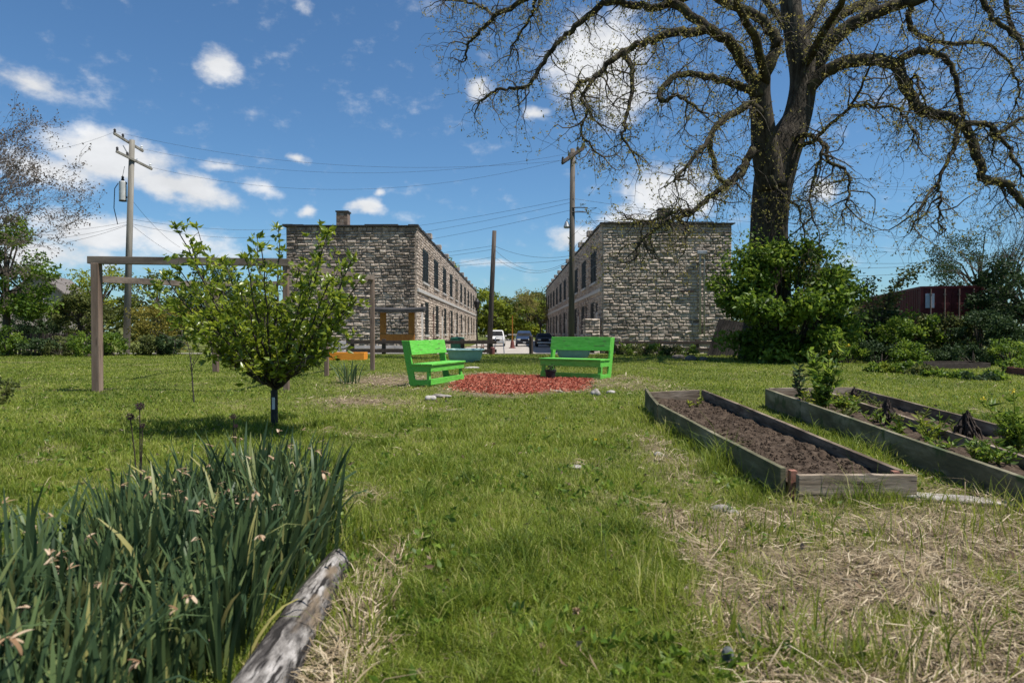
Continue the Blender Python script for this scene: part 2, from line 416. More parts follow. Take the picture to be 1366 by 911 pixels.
def build_ground():
    xs = np.concatenate([[-4000, -900, -300, -120, -60, -35], np.arange(-20, 20.01, .2), [35, 60, 120, 300, 900, 4000]])
    ys = np.concatenate([[-600, -100, -25, -8], np.arange(-2, 36.01, .2), np.arange(37, 60, 1.0), [75, 100, 140, 200, 400, 1000, 3000, 8000]])
    X, Y = np.meshgrid(xs, ys)
    Z = gz(X, Y)
    V = np.stack([X, Y, Z], -1).reshape(-1, 3)
    nx, ny = len(xs), len(ys)
    i = np.arange(ny - 1)[:, None] * nx + np.arange(nx - 1)[None, :]
    i = i.ravel()
    F = np.concatenate([np.stack([i, i + 1, i + nx + 1], 1), np.stack([i, i + nx + 1, i + nx], 1)], 0)
    o = np_mesh('ground', V, F, np.zeros(len(V)), M['ground'], smooth=True)
    dry = dryness(V[:, 0], V[:, 1]) * (V[:, 1] < 34) * (np.abs(V[:, 0]) < 25)
    o.data.attributes.new('dry', 'FLOAT', 'POINT').data.foreach_set('value', dry.astype(np.float32))
    tag(o, kind='structure')
build_ground()

def sheet(name, x0, x1, y0, y1, lift, mat, nx=6, ny=60, x0b=None, x1b=None):
    mb = MB(); v = []
    for j in range(ny + 1):
        y = y0 + (y1 - y0) * j / ny
        for i in range(nx + 1):
            x = x0 + (x1 - x0) * i / nx
            v.append((x, y, g(x, y) + lift))
    f = [(j*(nx+1)+i, j*(nx+1)+i+1, (j+1)*(nx+1)+i+1, (j+1)*(nx+1)+i) for j in range(ny) for i in range(nx)]
    mb.add(v, f)
    return tag(mb.build(name, mat), kind='structure')
sheet('courtyard_road', -4.6, 4.2, 41.0, 150, .012, M['concrete'])
sheet('alley_path', -45, 4.6, 36.6, 40.98, .02, M['concrete'], nx=40, ny=8)

# ------------------------------------------------------------------ grass
def blade_mesh(name, X, Y, H, W, lean, T, mat, kind='stuff', z0=None, flat=None):
    n = len(X)
    a = RNG.uniform(0, 2 * math.pi, n); b = RNG.uniform(0, 2 * math.pi, n)
    Z = gz(X, Y) - .004 if z0 is None else z0
    side = np.stack([np.cos(a), np.sin(a), np.zeros(n)], 1)
    ln = np.stack([np.cos(b), np.sin(b), np.zeros(n)], 1) * (H * lean)[:, None]
    base = np.stack([X, Y, Z], 1); up = np.zeros((n, 3)); up[:, 2] = H
    w = W[:, None] * .5
    v0, v1 = base - side * w, base + side * w
    mid = base + up * .58 + ln * .32
    v2, v3 = mid - side * w * .8, mid + side * w * .8
    drop = np.clip(lean - .5, 0, 1) * .3
    up2 = up * (1 - drop[:, None])
    tip = base + up2 + ln
    V = np.stack([v0, v1, v2, v3, tip], 1).reshape(-1, 3)
    k = (np.arange(n) * 5)[:, None]
    F = np.concatenate([k + [[0, 1, 3]], k + [[0, 3, 2]], k + [[2, 3, 4]]], 0)
    return np_mesh(name, V, F, np.repeat(T, 5), mat)

def sample_view(n, d0, d1, margin=1.0):
    """Points on the ground, thinning with the square of the distance."""
    u = RNG.uniform(0, 1, n)
    d = d0 * (d1 / d0) ** u
    x = RNG.uniform(-1, 1, n) * (d * .80 + margin)
    return x, d

DAFF_POLY = [(-.98, 1.5), (-.95, 2.4), (-1.0, 3.5), (-1.08, 3.98), (-1.55, 4.5), (-2.05, 4.15), (-1.95, 3.3), (-2.0, 2.75), (-3.0, 2.9), (-3.2, 1.5)]

def build_grass():
    x, y = sample_view(640000, 1.75, 33.5)
    dry = dryness(x, y)
    keep = RNG.uniform(0, 1, len(x)) > dry * .98 - .02
    keep &= mulch_r(x, y) > 1.0 + .05 * RNG.normal(size=len(x))
    for b in (BED1, BED2, BED3): keep &= ~inpoly(x, y, b)
    keep &= ~((np.abs(x + .755 + .053 * (y - 1.5)) < .075) & (y < 3.28))
    keep &= ~(inpoly(x, y, DAFF_POLY) & (RNG.uniform(0, 1, len(x)) < .6))
    x, y, dry = x[keep], y[keep], dry[keep]
    n = len(x)
    big = fbm(x * .55, y * .55, 31); mid = fbm(x * 2.3, y * 2.3, 41)
    h = .022 + .048 * mid ** 1.3 + .020 * RNG.uniform(0, 1, n) + .05 * (RNG.uniform(0, 1, n) > .975)
    h *= np.where(y > 9, .8, 1.0)
    clump = sstep(.55, .72, fbm(x * 3.1, y * 3.1, 77))
    h *= (1 + .9 * clump * (y < 9)) * (.75 + .5 * vnoise(x * 9, y * 9, 5))
    # rank growth round the raised beds
    for bx0, bx1, by0, by1 in ((1.55, 1.85, 4.4, 9.5), (2.75, 3.35, 4.2, 10), (1.8, 2.7, 4.35, 4.62)):
        near = (x > bx0) & (x < bx1) & (y > by0) & (y < by1)
        h = np.where(near & (RNG.uniform(0, 1, n) > .6) & (fbm(x * 2.2, y * 2.2, 91) > .45), h * 2.6, h)
    h = np.where(y > 29.5, h * 1.5, h)
    w = np.maximum(.0036, y * .00078) * RNG.uniform(.55, 1.6, n)
    t = .42 + .55 * (big - .5) + .35 * (mid - .5) + RNG.normal(0, .16, n) + dry * .25
    t = np.where(RNG.uniform(0, 1, n) > .955 - .05 * (y < 6), RNG.uniform(.85, 1, n), t)
    t -= .14 * clump; t += .22 * (vnoise(x * 8, y * 8, 37) - .5)
    tag(blade_mesh('lawn_grass', x, y, h, w, RNG.uniform(.2, 1.3, n), np.clip(t, 0, 1), M['grassleaf']), kind='stuff',
        label='short sunlit lawn grass covering the garden', cat='grass')
    # tall blades at the bottom right and beside the log
    xs, ys = [], []
    for cx, cy, s, k in ((.98, 2.32, .10, 60), (1.25, 2.3, .09, 60), (1.5, 2.35, .12, 70), (.80, 2.55, .07, 40), (.62, 2.9, .10, 70), (1.1, 2.62, .05, 20), (1.9, 2.5, .15, 30),
                         (-.72, 3.75, .12, 110), (-.9, 3.62, .1, 60), (1.6, 3.9, .18, 70), (1.15, 3.8, .2, 60), (.55, 3.5, .2, 70), (2.3, 3.5, .35, 90), (2.75, 3.8, .2, 80), (3.0, 4.2, .15, 80), (-.55, 2.5, .05, 30)):
        xs.append(RNG.normal(cx, s, k)); ys.append(RNG.normal(cy, s, k))
    x = np.concatenate(xs); y = np.concatenate(ys); n = len(x)
    tag(blade_mesh('tall_grass', x, y, RNG.uniform(.08, .26, n), RNG.uniform(.004, .008, n), RNG.uniform(.1, .7, n), np.clip(RNG.normal(.60, .2, n), 0, 1), M['grassleaf']), kind='stuff',
        label='unmown tufts of tall green grass at the edges of the straw', cat='grass')
build_grass()
def build_lawn_weeds():
    # broad leaved weeds and clover low in the turf
    x, y = sample_view(2600, 1.9, 14)
    k = (dryness(x, y) < .75) & (fbm(x * 1.4, y * 1.4, 101) > .48) & (mulch_r(x, y) > 1.1) & ~inpoly(x, y, DAFF_POLY)
    for b in (BED1, BED2, BED3): k &= ~inpoly(x, y, b)
    x, y = x[k], y[k]; n = len(x) * 6
    x = np.repeat(x, 6) + RNG.normal(0, .018, n); y = np.repeat(y, 6) + RNG.normal(0, .018, n)
    D = unit(n, .6); D[:, 2] = np.abs(D[:, 2]) * .6 + .1; D /= np.linalg.norm(D, axis=1, keepdims=True)
    C = np.stack([x, y, gz(x, y) + RNG.uniform(.012, .05, n)], 1)
    V, F, T = leaf_arrays(C, D, RNG.uniform(.025, .06, n), RNG.uniform(.014, .03, n), np.clip(RNG.normal(.5, .25, n), 0, 1), .12)
    tag(np_mesh('lawn_weeds', V, F, T, M['shrubleaf']), kind='stuff', label='low broad leaved weeds and clover in the lawn', cat='weeds')
    # dead leaves and scraps lying about
    x, y = sample_view(900, 1.9, 18); n = len(x); D = unit(n) * np.array([1, 1, .4]); D /= np.linalg.norm(D, axis=1, keepdims=True)
    k = (mulch_r(x, y) > 1.05); x, y, D = x[k], y[k], D[k]; n = len(x)
    C = np.stack([x, y, gz(x, y) + RNG.uniform(.02, .045, n)], 1)
    V, F, T = leaf_arrays(C, D, RNG.uniform(.02, .07, n), RNG.uniform(.012, .035, n), RNG.uniform(0, .8, n), .2)
    tag(np_mesh('leaf_litter', V, F, T, M['litter']), kind='stuff', label='scattered dead leaves lying on the lawn', cat='litter')
build_lawn_weeds()

def build_straw():
    x, y = sample_view(150000, 1.8, 20)
    dry = dryness(x, y)
    keep = (RNG.uniform(0, 1, len(x)) < np.clip(dry * 1.25 - .12, 0.012, 1) * (.35 + .65 * sstep(.35, .6, fbm(x * 3.4, y * 3.4, 19)))) & (mulch_r(x, y) > 1.0)
    keep &= ~((np.abs(x + .755 + .053 * (y - 1.5)) < .08) & (y < 3.28))
    for b in (BED1, BED2, BED3): keep &= ~inpoly(x, y, b) | (RNG.uniform(0, 1, len(x)) < .04)
    x, y = x[keep], y[keep]; n = len(x)
    L = RNG.uniform(.03, .15, n) * np.where(RNG.uniform(0, 1, n) > .92, 2.0, 1) ; W = np.maximum(.0030, y * .0006) * RNG.uniform(.5, 2.0, n)
    a = np.where(RNG.uniform(0, 1, n) > .5, vnoise(x * 2.2, y * 2.2, 63) * 9, RNG.uniform(0, 2 * math.pi, n))
    el = np.abs(RNG.normal(0, .20, n))
    D = np.stack([np.cos(a) * np.cos(el), np.sin(a) * np.cos(el), np.sin(el)], 1)
    heap = .05 * fbm(x * 4, y * 4, 88) * dryness(x, y)
    C = np.stack([x, y, gz(x, y) + .003 + heap + RNG.uniform(0, .018, n)], 1)
    S = np.cross(D, np.array([0, 0, 1.0]) + RNG.normal(0, .35, (n, 3))); S /= np.linalg.norm(S, axis=1, keepdims=True)
    w = W[:, None] * .5; l = L[:, None]
    bend = np.zeros((n, 3)); bend[:, 2] = RNG.normal(0, .12, n) * L; bend[:, 0] = RNG.normal(0, .09, n) * L; bend[:, 1] = RNG.normal(0, .09, n) * L
    V = np.stack([C - S*w, C + S*w, C + D*l*.5 + bend - S*w, C + D*l*.5 + bend + S*w, C + D*l], 1).reshape(-1, 3)
    k = (np.arange(n) * 5)[:, None]
    F = np.concatenate([k + [[0, 1, 3]], k + [[0, 3, 2]], k + [[2, 3, 4]]], 0)
    t = np.clip(RNG.normal(.52, .25, n) + .3 * (fbm(x * 3, y * 3, 71) - .5), 0, 1)
    tag(np_mesh('dry_straw', V, F, np.repeat(t, 5), M['straw']), kind='stuff', label='loose dry straw and cut grass strewn over worn ground', cat='straw')
build_straw()

def build_mulch():
    mb = MB(); n = 48; v = [(0.12, 15.4, g(.12, 15.4) + .03)]
    for k in range(n):
        a = 2 * math.pi * k / n
        s = (1 + .07 * math.sin(3 * a + 1) + .05 * math.sin(7 * a))
        x, y = .12 + 1.55 * s * math.cos(a), 15.4 + 2.75 * s * math.sin(a)
        v.append((x, y, g(x, y) + .006))
    mb.add(v, [(0, 1 + k, 1 + (k + 1) % n) for k in range(n)])
    tag(mb.build('mulch_bed', M['mulchbase']), kind='structure')
    x = RNG.uniform(-1.6, 1.9, 52000); y = RNG.uniform(12.4, 18.5, 52000)
    k = mulch_r(x, y) < 1.03 + .05 * RNG.normal(size=len(x)); x, y = x[k], y[k]; n = len(x)
    D = unit(n) * np.array([1, 1, .35]); D /= np.linalg.norm(D, axis=1, keepdims=True)
    C = np.stack([x, y, gz(x, y) + .01 + .03 * np.clip(1 - mulch_r(x, y), 0, 1) + RNG.uniform(0, .02, n)], 1)
    V, F, T = leaf_arrays(C, D, RNG.uniform(.025, .07, n), RNG.uniform(.012, .026, n), np.clip(RNG.normal(.5, .25, n), 0, 1), .1)
    tag(np_mesh('wood_mulch', V, F, T, M['mulch']), kind='stuff', label='red dyed wood mulch spread between the two green benches', cat='mulch')
build_mulch()

# ------------------------------------------------------------------ rocks and small litter
def rock(px, py, rx, ry, rz, label, mat='rock', name='rock', cat='rock', tint=.5, group=None):
    p = G(px, py); mb = MB()
    rs = random.Random(int(px * 7 + py))
    bm = bmesh.new(); bmesh.ops.create_icosphere(bm, subdivisions=3, radius=1)
    ph = [rs.uniform(0, 6) for _ in range(6)]
    for v in bm.verts:
        c = v.co
        k = 1 + .14 * math.sin(3 * c.x + ph[0]) + .12 * math.sin(4 * c.y + ph[1]) + .12 * math.sin(3.5 * c.z + ph[2]) + .05 * math.sin(9 * c.x + 7 * c.z + ph[3])
        v.co = Vector((c.x * rx, c.y * ry, max(c.z, -.45) * rz)) * k
    vs = [v.co.copy() for v in bm.verts]; fs = [[v.index for v in f.verts] for f in bm.faces]; bm.free()
    mb.add(vs, fs, tint)
    o = mb.build(name, M[mat], smooth=True)
    o.location = (p.x, p.y, g(p.x, p.y) + rz * .28); o.rotation_euler[2] = rs.uniform(0, 6)
    return tag(o, label, cat, group)
rock(795, 527, .11, .09, .10, 'pale rounded rock in grass below the right green bench')
rock(815, 523, .10, .07, .05, 'small flat pale stone just right of the rounded rock by the bench', tint=.7)
rock(574, 531, .10, .08, .07, 'whitish rock on bare soil below the left green bench', tint=.9)
rock(590, 528, .16, .10, .05, 'low grey stone beside the whitish rock near the mulch', tint=.3)
rock(880, 609, .05, .035, .025, 'small white stone in grass left of the soil filled bed', tint=1)
rock(768, 624, .07, .04, .022, 'flat pink grey stone lying alone in the middle of the lawn', tint=.7)
rock(968, 676, .10, .05, .03, 'flat tan stone at the near left of the soil bed corner', tint=.6)
rock(1300, 672, .62, .09, .025, 'long flat pale slab on the ground at the right edge', tint=.6, name='stone_slab', cat='slab')
rock(971, 893, .028, .03, .045, 'blue grey stone standing in straw at the bottom edge', 'slaterock')
rock(745, 522, .13, .06, .025, 'flat pale stone on the near edge of the red mulch', tint=.8)
rock(628, 490, .25, .12, .05, 'broken pale slab lying behind the red mulch', tint=.8, name='stone_slab', cat='slab')

# ------------------------------------------------------------------ the green benches
def make_bench(loc, rz, L, s, label):
    root = empty('bench', (loc[0], loc[1], g(*loc)), rz); root.scale = (s, s, s)
    # local: x along the seat from 0 to L, front edge at y=0, back towards +y
    def part(name, fn, bevel=.006, t=None):
        mb = MB(); fn(mb); return mb.build(name, M['bench'], root, bevel)
    part('seat', lambda m: (m.box(-.02, L+.02, -.03, .205, .435, .472, .55), m.box(-.02, L+.02, .213, .43, .435, .472, .4)))
    # back boards lean away from the sitter
    a, lean = .0, .20
    def slant(m, x0, x1, y, z0, z1, th, t=.5):
        f = lambda z: y + lean * (z - .47)
        v = []
        for x in (x0, x1):
            for z in (z0, z1):
                v += [(x, f(z), z), (x, f(z) + th, z)]
        m.add(v, ((0,1,3,2),(4,6,7,5),(0,4,5,1),(2,3,7,6),(0,2,6,4),(1,5,7,3)), t)
    part('backrest', lambda m: slant(m, .0, L, .40, .655, .955, .038, .5))
    for x in (.0, L - .04):
        part('back_post', lambda m, x=x: slant(m, x - .001, x + .041, .442, .0, .952, .15, .35))
    part('front_apron', lambda m: m.box(0, L, 0, .04, .30, .432, .55))
    part('front_rail', lambda m: m.box(0, L, 0, .04, .03, .155, .5))
    for x in (.0, L - .04):
        part('side_apron', lambda m, x=x: m.box(x + .001, x + .039, .042, .43, .30, .430, .45))
        part('side_rail', lambda m, x=x: m.box(x + .001, x + .039, .042, .39, .02, .135, .45))
        part('leg', lambda m, x=x: m.box(x + (.002 if x < .1 else -.052), x + (.092 if x < .1 else .038), .044, .10, .0, .30, .5))
    return tag(root, label, 'bench', 'green benches facing the mulch')
make_bench((-1.68, 14.16), R(71), 1.75, 1.0, 'bright green wooden bench left of the mulch with its sunlit backrest towards us')
make_bench((2.03-1.62*math.cos(R(35)), 16.1+1.62*math.sin(R(35))), R(-35), 1.56, 1.08, 'bright green wooden bench right of the mulch with a black pot by its front')

# ------------------------------------------------------------------ timber frame
def build_frame():
    root = empty('timber_frame', (-6.2, 16, 0))
    def w(p): return Vector(p) - Vector((-6.2, 16, 0))
    A = (-7.84, 12.9); Pp = (-4.3, 13.0); B = (-8.25, 19.0); D = (-4.15, 20.3); C = (-4.62, 17.0)
    def post(p, top, s, mat='post'):
        m = MB(); z0 = g(*p) - .05
        q = w((p[0], p[1], 0)); m.box(q.x - s/2, q.x + s/2, q.y - s/2, q.y + s/2, z0, top)
        m.build('post', M[mat], root, .008)
    post(A, 2.43, .145); post(Pp, 2.40, .10); post(B, 2.38, .14); post(D, 2.70, .12); post(C, 2.42, .10)
    def bm(a, b, wd, h):
        m = MB(); m.beam(w(a), w(b), wd, h); m.build('beam', M['beamwood'], root, .006)
    bm((-7.98, 12.9, 2.492), (-4.22, 13.0, 2.455), .14, .14)
    bm((-4.3, 13.06, 2.40), (-4.15, 20.4, 2.74), .10, .13)
    bm((-7.84, 12.98, 2.14), (-8.25, 19.1, 2.44), .06, .13)
    bm((-8.3, 19.06, 2.46), (-4.1, 20.3, 2.62), .06, .12)
    tag(root, 'open frame of brown timber posts and beams standing on the left lawn', 'timber frame')
build_frame()

# ------------------------------------------------------------------ raised beds
def plank(mb, a, b, z0a, z1a, z0b, z1b, th, tint=.5, n=8):
    """Upright board from a to b (2D), its top running from z1a to z1b, slightly bowed."""
    a, b = Vector(a), Vector(b); d = (b - a).normalized(); nn = Vector((-d.y, d.x)) * th / 2
    v = []; rs = random.Random(int(a.x * 100 + b.y * 10))
    for i in range(n + 1):
        t = i / n; p = a.lerp(b, t); bow = .012 * math.sin(t * math.pi) ; wz = rs.uniform(-.003, .003)
        for s in (-1, 1):
            q = p + nn * s + Vector((-d.y, d.x)) * bow
            v += [(q.x, q.y, z0a + (z0b - z0a) * t), (q.x, q.y, z1a + (z1b - z1a) * t + wz)]
    f = []
    for i in range(n):
        k = i * 4; q = k + 4
        f += [(k, q, q+1, k+1), (k+2, k+3, q+3, q+2), (k+1, q+1, q+3, k+3), (k, k+2, q+2, q)]
    f += [(0, 1, 3, 2), (n*4, n*4+2, n*4+3, n*4+1)]
    mb.add(v, f, tint)

def soil_sheet(name, poly, z, label, amp=.035):
    xs = [p[0] for p in poly]; ys = [p[1] for p in poly]
    X, Y = np.meshgrid(np.arange(min(xs), max(xs) + .05, .045), np.arange(min(ys), max(ys) + .05, .045))
    Z = z + amp * (fbm(X * 5, Y * 5, 3) - .5) * 2 + amp * 1.3 * (fbm(X * 14, Y * 14, 4) - .5)
    V = np.stack([X, Y, Z], -1).reshape(-1, 3); nx = X.shape[1]; ny = X.shape[0]
    i = (np.arange(ny - 1)[:, None] * nx + np.arange(nx - 1)[None, :]).ravel()
    cx = V[i, 0] + .022; cy = V[i, 1] + .022
    i = i[inpoly(cx, cy, poly)]
    F = np.concatenate([np.stack([i, i + 1, i + nx + 1], 1), np.stack([i, i + nx + 1, i + nx], 1)], 0)
    o = np_mesh(name, V, F, np.full(len(V), .5), M['soil'])
    # clods lying on it
    mb = MB(); rs = random.Random(len(poly) * 31 + int(z * 1000))
    return tag(o, label, 'soil', kind='stuff')

def raised_bed(name, root_xy, boards, stakes, label, group):
    root = empty(name, (root_xy[0], root_xy[1], 0)); off = Vector(root_xy)
    for a, b, za0, za1, zb0, zb1, th, mat, t in boards:
        m = MB(); plank(m, Vector(a) - off, Vector(b) - off, za0, za1, zb0, zb1, th, t)
        m.build('board', M[mat], root, .004)
    for x, y, s, z in stakes:
        m = MB(); m.box(x - off.x - s/2, x - off.x + s/2, y - off.y - s/2, y - off.y + s/2, -.02, z)
        m.build('corner_stake', M['stakewood'], root, .004)
    return tag(root, label, 'raised bed', group)

raised_bed('raised_bed', (2.3, 7.5), [
    ((1.88, 4.72), (1.80, 8.30), -.03, .205, -.03, .265, .042, 'greenboard', .5),
    ((1.80, 8.36), (2.04, 10.36), -.03, .25, -.03, .285, .04, 'greenboard', .2),
    ((2.08, 10.30), (2.86, 10.42), -.03, .235, -.03, .26, .04, 'greyboard', .6),
    ((2.90, 10.36), (2.70, 4.73), -.03, .265, -.03, .185, .045, 'greyboard', .25),
    ((1.945, 4.64), (2.76, 4.66), -.03, .175, -.03, .172, .05, 'greyboard', .7)],
    [(1.945, 4.72, .05, .190), (2.66, 4.73, .045, .182)],
    'weathered raised bed of bare dark soil with a pale near end board', 'raised beds at the right of the lawn')
soil_sheet('bed_soil', [(1.84, 8.27), (2.08, 10.3), (2.88, 10.3), (2.68, 4.7), (1.92, 4.68)], .115, 'dark bare soil filling the coffin shaped raised bed')
raised_bed('raised_bed', (3.9, 7.5), [
    ((3.18, 3.2), (3.92, 10.5), -.03, .205, -.03, .27, .045, 'greenboard', .55),
    ((3.96, 10.5), (4.80, 10.62), -.03, .28, -.03, .27, .04, 'greyboard', .7),
    ((4.82, 10.55), (3.52, 3.2), -.03, .24, -.03, .20, .04, 'greyboard', .4)],
    [], 'long raised bed full of weeds and tall yellow flowered plants', 'raised beds at the right of the lawn')
soil_sheet('bed_soil', [(3.92, 10.46), (4.78, 10.54), (3.5, 3.2), (3.2, 3.2)], .13, 'weedy soil filling the long middle raised bed')
raised_bed('raised_bed', (4.9, 7.5), [
    ((4.90, 10.75), (5.45, 10.85), -.03, .26, -.03, .26, .04, 'greyboard', .6),
    ((5.45, 10.8), (4.25, 3.6), -.03, .25, -.03, .22, .04, 'greyboard', .3)],
    [], 'narrow raised bed of thin weeds farthest right of the three long beds', 'raised beds at the right of the lawn')
soil_sheet('bed_soil', [(4.88, 10.7), (5.43, 10.8), (4.2, 3.6), (3.7, 3.6)], .12, 'pale soil in the narrow right raised bed')
def clods():
    n = 2600
    x = RNG.uniform(1.85, 2.85, n); y = 4.7 * (10.2 / 4.7) ** RNG.uniform(0, 1, n)
    k = inpoly(x, y, [(1.9, 8.27), (2.12, 10.2), (2.82, 10.2), (2.62, 4.78), (1.96, 4.78)]); x, y = x[k], y[k]
    mb = MB(); rs = random.Random(4)
    for a, b in zip(x, y):
        r = rs.uniform(.006, .022) * (1 if rs.random() > .08 else 1.8); z = .118 + .035 * (float(fbm(a * 5, b * 5, 3)) - .5) * 2
        v = [Vector((rs.uniform(.6, 1.2) * r * sx, rs.uniform(.6, 1.2) * r * sy, rs.uniform(.5, 1.1) * r * sz)) + Vector((a, b, z)) for sx, sy, sz in ((1,0,0),(-1,0,0),(0,1,0),(0,-1,0),(0,0,1),(0,0,-1))]
        mb.add(v, ((0,2,4),(2,1,4),(1,3,4),(3,0,4),(2,0,5),(1,2,5),(3,1,5),(0,3,5)))
    tag(mb.build('soil_clods', M['soil']), 'loose clods of earth scattered over the soil of the near bed', 'soil', kind='stuff')
clods()

# beds far right
def far_bed(px0, px1, py, d, h, mat, label):
    a, b = P(px0, py, d), P(px1, py, d)
    z = g(a.x, d)
    raised_bed('raised_bed', (a.x, d), [((a.x, d), (b.x, d + .3), z - .02, z + h, z - .02, z + h, .05, mat, .2),
        ((a.x, d + .06), (a.x + .3, d + 1.4), z - .02, z + h, z - .02, z + h, .05, mat, .2),
        ((b.x, d + .36), (b.x + .3, d + 1.7), z - .02, z + h, z - .02, z + h, .05, mat, .2),
        ((a.x + .3, d + 1.45), (b.x + .3, d + 1.75), z - .02, z + h, z - .02, z + h, .05, mat, .2)], [], label, 'dark raised beds by the far right hedge')
far_bed(1236, 1330, 490, 21.0, .17, 'darkwood', 'low dark raised bed among leafy plants far across the right lawn')
far_bed(1180, 1290, 482, 26.0, .15, 'darkwood', 'dark low raised bed edging farthest back below the right hedge')
far_bed(1378, 1440, 505, 17.0, .20, 'redwood', 'reddish raised bed corner cut by the right edge of the picture')

# ------------------------------------------------------------------ log
def build_log():
    mb = MB(); pts = []; rad = []; n = 52; ns = 70
    for i in range(ns):
        t = i / (ns - 1); y = 1.5 + (3.30 - 1.5) * t
        pts.append((-.755 - .095 * t + .006 * math.sin(t * 6), y, .030 - .008 * t)); rad.append(.102 - .034 * t)
    mb.tube(pts, rad, n)
    for i, v in enumerate(mb.v):
        r_, k = divmod(i, n); a = 2 * math.pi * k / n; c = Vector(pts[r_])
        f = float(fbm(math.cos(a) * 2.2 + 9, v[1] * 1.3 + math.sin(a) * 2.2, 61)) - .5
        crack = float(vnoise(a * 5.5 + .8 * math.sin(v[1] * 2), v[1] * .9, 67))
        s_ = 1 + .20 * f - .10 * max(0, .30 - crack) / .30 + .03 * math.sin(a * 3 + v[1] * 2)
        q = c + (Vector(v) - c) * s_
        if r_ == ns - 1: q.y += .02 * math.sin(a * 3) + .03 * (float(vnoise(a * 2, 3, 5)) - .5)
        mb.v[i] = tuple(q)
    tag(mb.build('garden_log', M['log'], smooth=True), 'weathered grey log edging the daffodil bed', 'log')
build_log()

# ------------------------------------------------------------------ daffodils
def daff_clump(seed, nleaf=30, nfl=3):
    rs = np.random.default_rng(seed)
    V, F, T = [], [], []
    def strap(p, az, L, w, lean, curl, tint):
        nseg = 6; b = len(V)
        side = np.array([-math.sin(az + rs.normal(0, .7)), math.cos(az), 0.]); side[2] = 0; side /= np.linalg.norm(side)
        pos = np.array(p, float); ang = lean
        for i in range(nseg + 1):
            t = i / nseg
            ww = w * (1 - .15 * t) * (1 if t < .8 else max(0.12, (1 - t) / .2))
            V.append(pos - side * ww / 2); V.append(pos + side * ww / 2); T.extend([tint] * 2)
            ang = lean + curl * t * t
            pos = pos + np.array([math.cos(az) * math.sin(ang), math.sin(az) * math.sin(ang), math.cos(ang)]) * L / nseg
        for i in range(nseg):
            k = b + i * 2
            F.append((k, k + 1, k + 3)); F.append((k, k + 3, k + 2))
        return pos
    for _ in range(nleaf):
        p = (rs.normal(0, .065), rs.normal(0, .065), -.01); az = math.atan2(p[1], p[0]) + rs.normal(0, .5)
        curl = abs(rs.normal(0, .5)) + (1.7 if rs.random() < .15 else 0)
        strap(p, az, rs.uniform(.36, .58), rs.uniform(.013, .022), abs(rs.normal(.20, .16)), curl, float(np.clip(rs.normal(.42, .17) + (.4 if rs.random() < .09 else 0), 0, 1)))
    lv = (np.array(V), np.array(F), np.array(T)); V, F, T = [], [], []
    heads = []
    for _ in range(nfl):
        p = (rs.normal(0, .06), rs.normal(0, .06), 0); az = rs.uniform(0, 6.28)
        e = strap(p, az, rs.uniform(.28, .50), .006, .12, .3, .5); heads.append((e, az))
    sv = (np.array(V), np.array(F), np.array(T)); hv = []
    for e, az in heads:
        V, F, T = [], [], []
        for _ in range(5):
            strap(e, az + rs.normal(0, .5), rs.uniform(.026, .058), rs.uniform(.007, .014), rs.uniform(.9, 2.2), rs.uniform(.4, 1.6), float(rs.uniform(.1, 1)))
        hv.append((np.array(V), np.array(F), np.array(T)))
    return lv, sv, hv

def build_daffs():
    protos = []
    lab = 'clump of dark strappy daffodil leaves with withered blooms in the bed beside the log'
    for k in range(7):
        lv, sv, hv = daff_clump(100 + k, 34, [1, 1, 2, 0, 1, 1, 1][k])
        r = empty('daffodil_clump')
        np_mesh('leaves', *lv, M['daffleaf'], r)
        if len(sv[0]): np_mesh('flower_stem', *sv, M['daffleaf'], r)
        for q in hv: np_mesh('withered_bloom', *q, M['withered'], r)
        protos.append(r)
    pts = []
    rs = random.Random(21)
    while len(pts) < 125:
        x, y = rs.uniform(-3.2, -.95), rs.uniform(1.5, 4.6)
        if not bool(inpoly(np.array([x]), np.array([y]), DAFF_POLY)[0]): continue
        if any((x - a) ** 2 + (y - b) ** 2 < .125 ** 2 for a, b in pts): continue
        pts.append((x, y))
        if len(pts) > 124: break
    for i, (x, y) in enumerate(pts):
        r = protos[i] if i < 7 else copy_tree(protos[i % 7])
        r.location = (x, y, g(x, y)); r.rotation_euler = (rs.uniform(-.05, .05), rs.uniform(-.08, .04), rs.uniform(0, 6.28))
        s = rs.uniform(.74, 1.12) * (.92 if y < 2.4 else 1); r.scale = (s, s, s)
        tag(r, lab, 'daffodil', 'daffodil clumps filling the left bed')
    # one clump apart, by the frame's right post
    r = copy_tree(protos[0]); p = G(466, 511); r.location = (p.x, p.y, g(p.x, p.y)); r.scale = (1.7, 1.7, 1.0)
    tag(r, 'lone clump of blue green strappy leaves near the orange planter box', 'daffodil'); del r['group']
build_daffs()

def allium(px, py, heads, label):
    p = G(px, py); r = empty('allium_plant', (p.x, p.y, g(p.x, p.y)))
    for dx, h, rr in heads:
        m = MB(); m.tube([(dx * .3, 0, -.02), (dx * .6, 0, h * .5), (dx, 0, h)], [.006, .005, .004], 5)
        s = m.build('stem', M['deadplant'], r)
        n = 260; D = unit(n); C = np.array([dx, 0, h]) + D * rr * RNG.uniform(.2, .75, (n, 1))
        V, F, T = leaf_arrays(C, D, rr * .4, rr * .14, RNG.uniform(0, 1, n))
        np_mesh('seed_head', V, F, T, M['allium'], r)
    tag(r, label, 'flower', 'dark faded alliums behind the daffodils')
allium(187, 640, [(.0, .60, .036), (-.075, .52, .032), (.02, .45, .022)], 'faded allium with two dark round heads behind the daffodils at left')
allium(312, 620, [(.0, .44, .026), (.02, .36, .018)], 'smaller faded allium spike right of the two headed one')

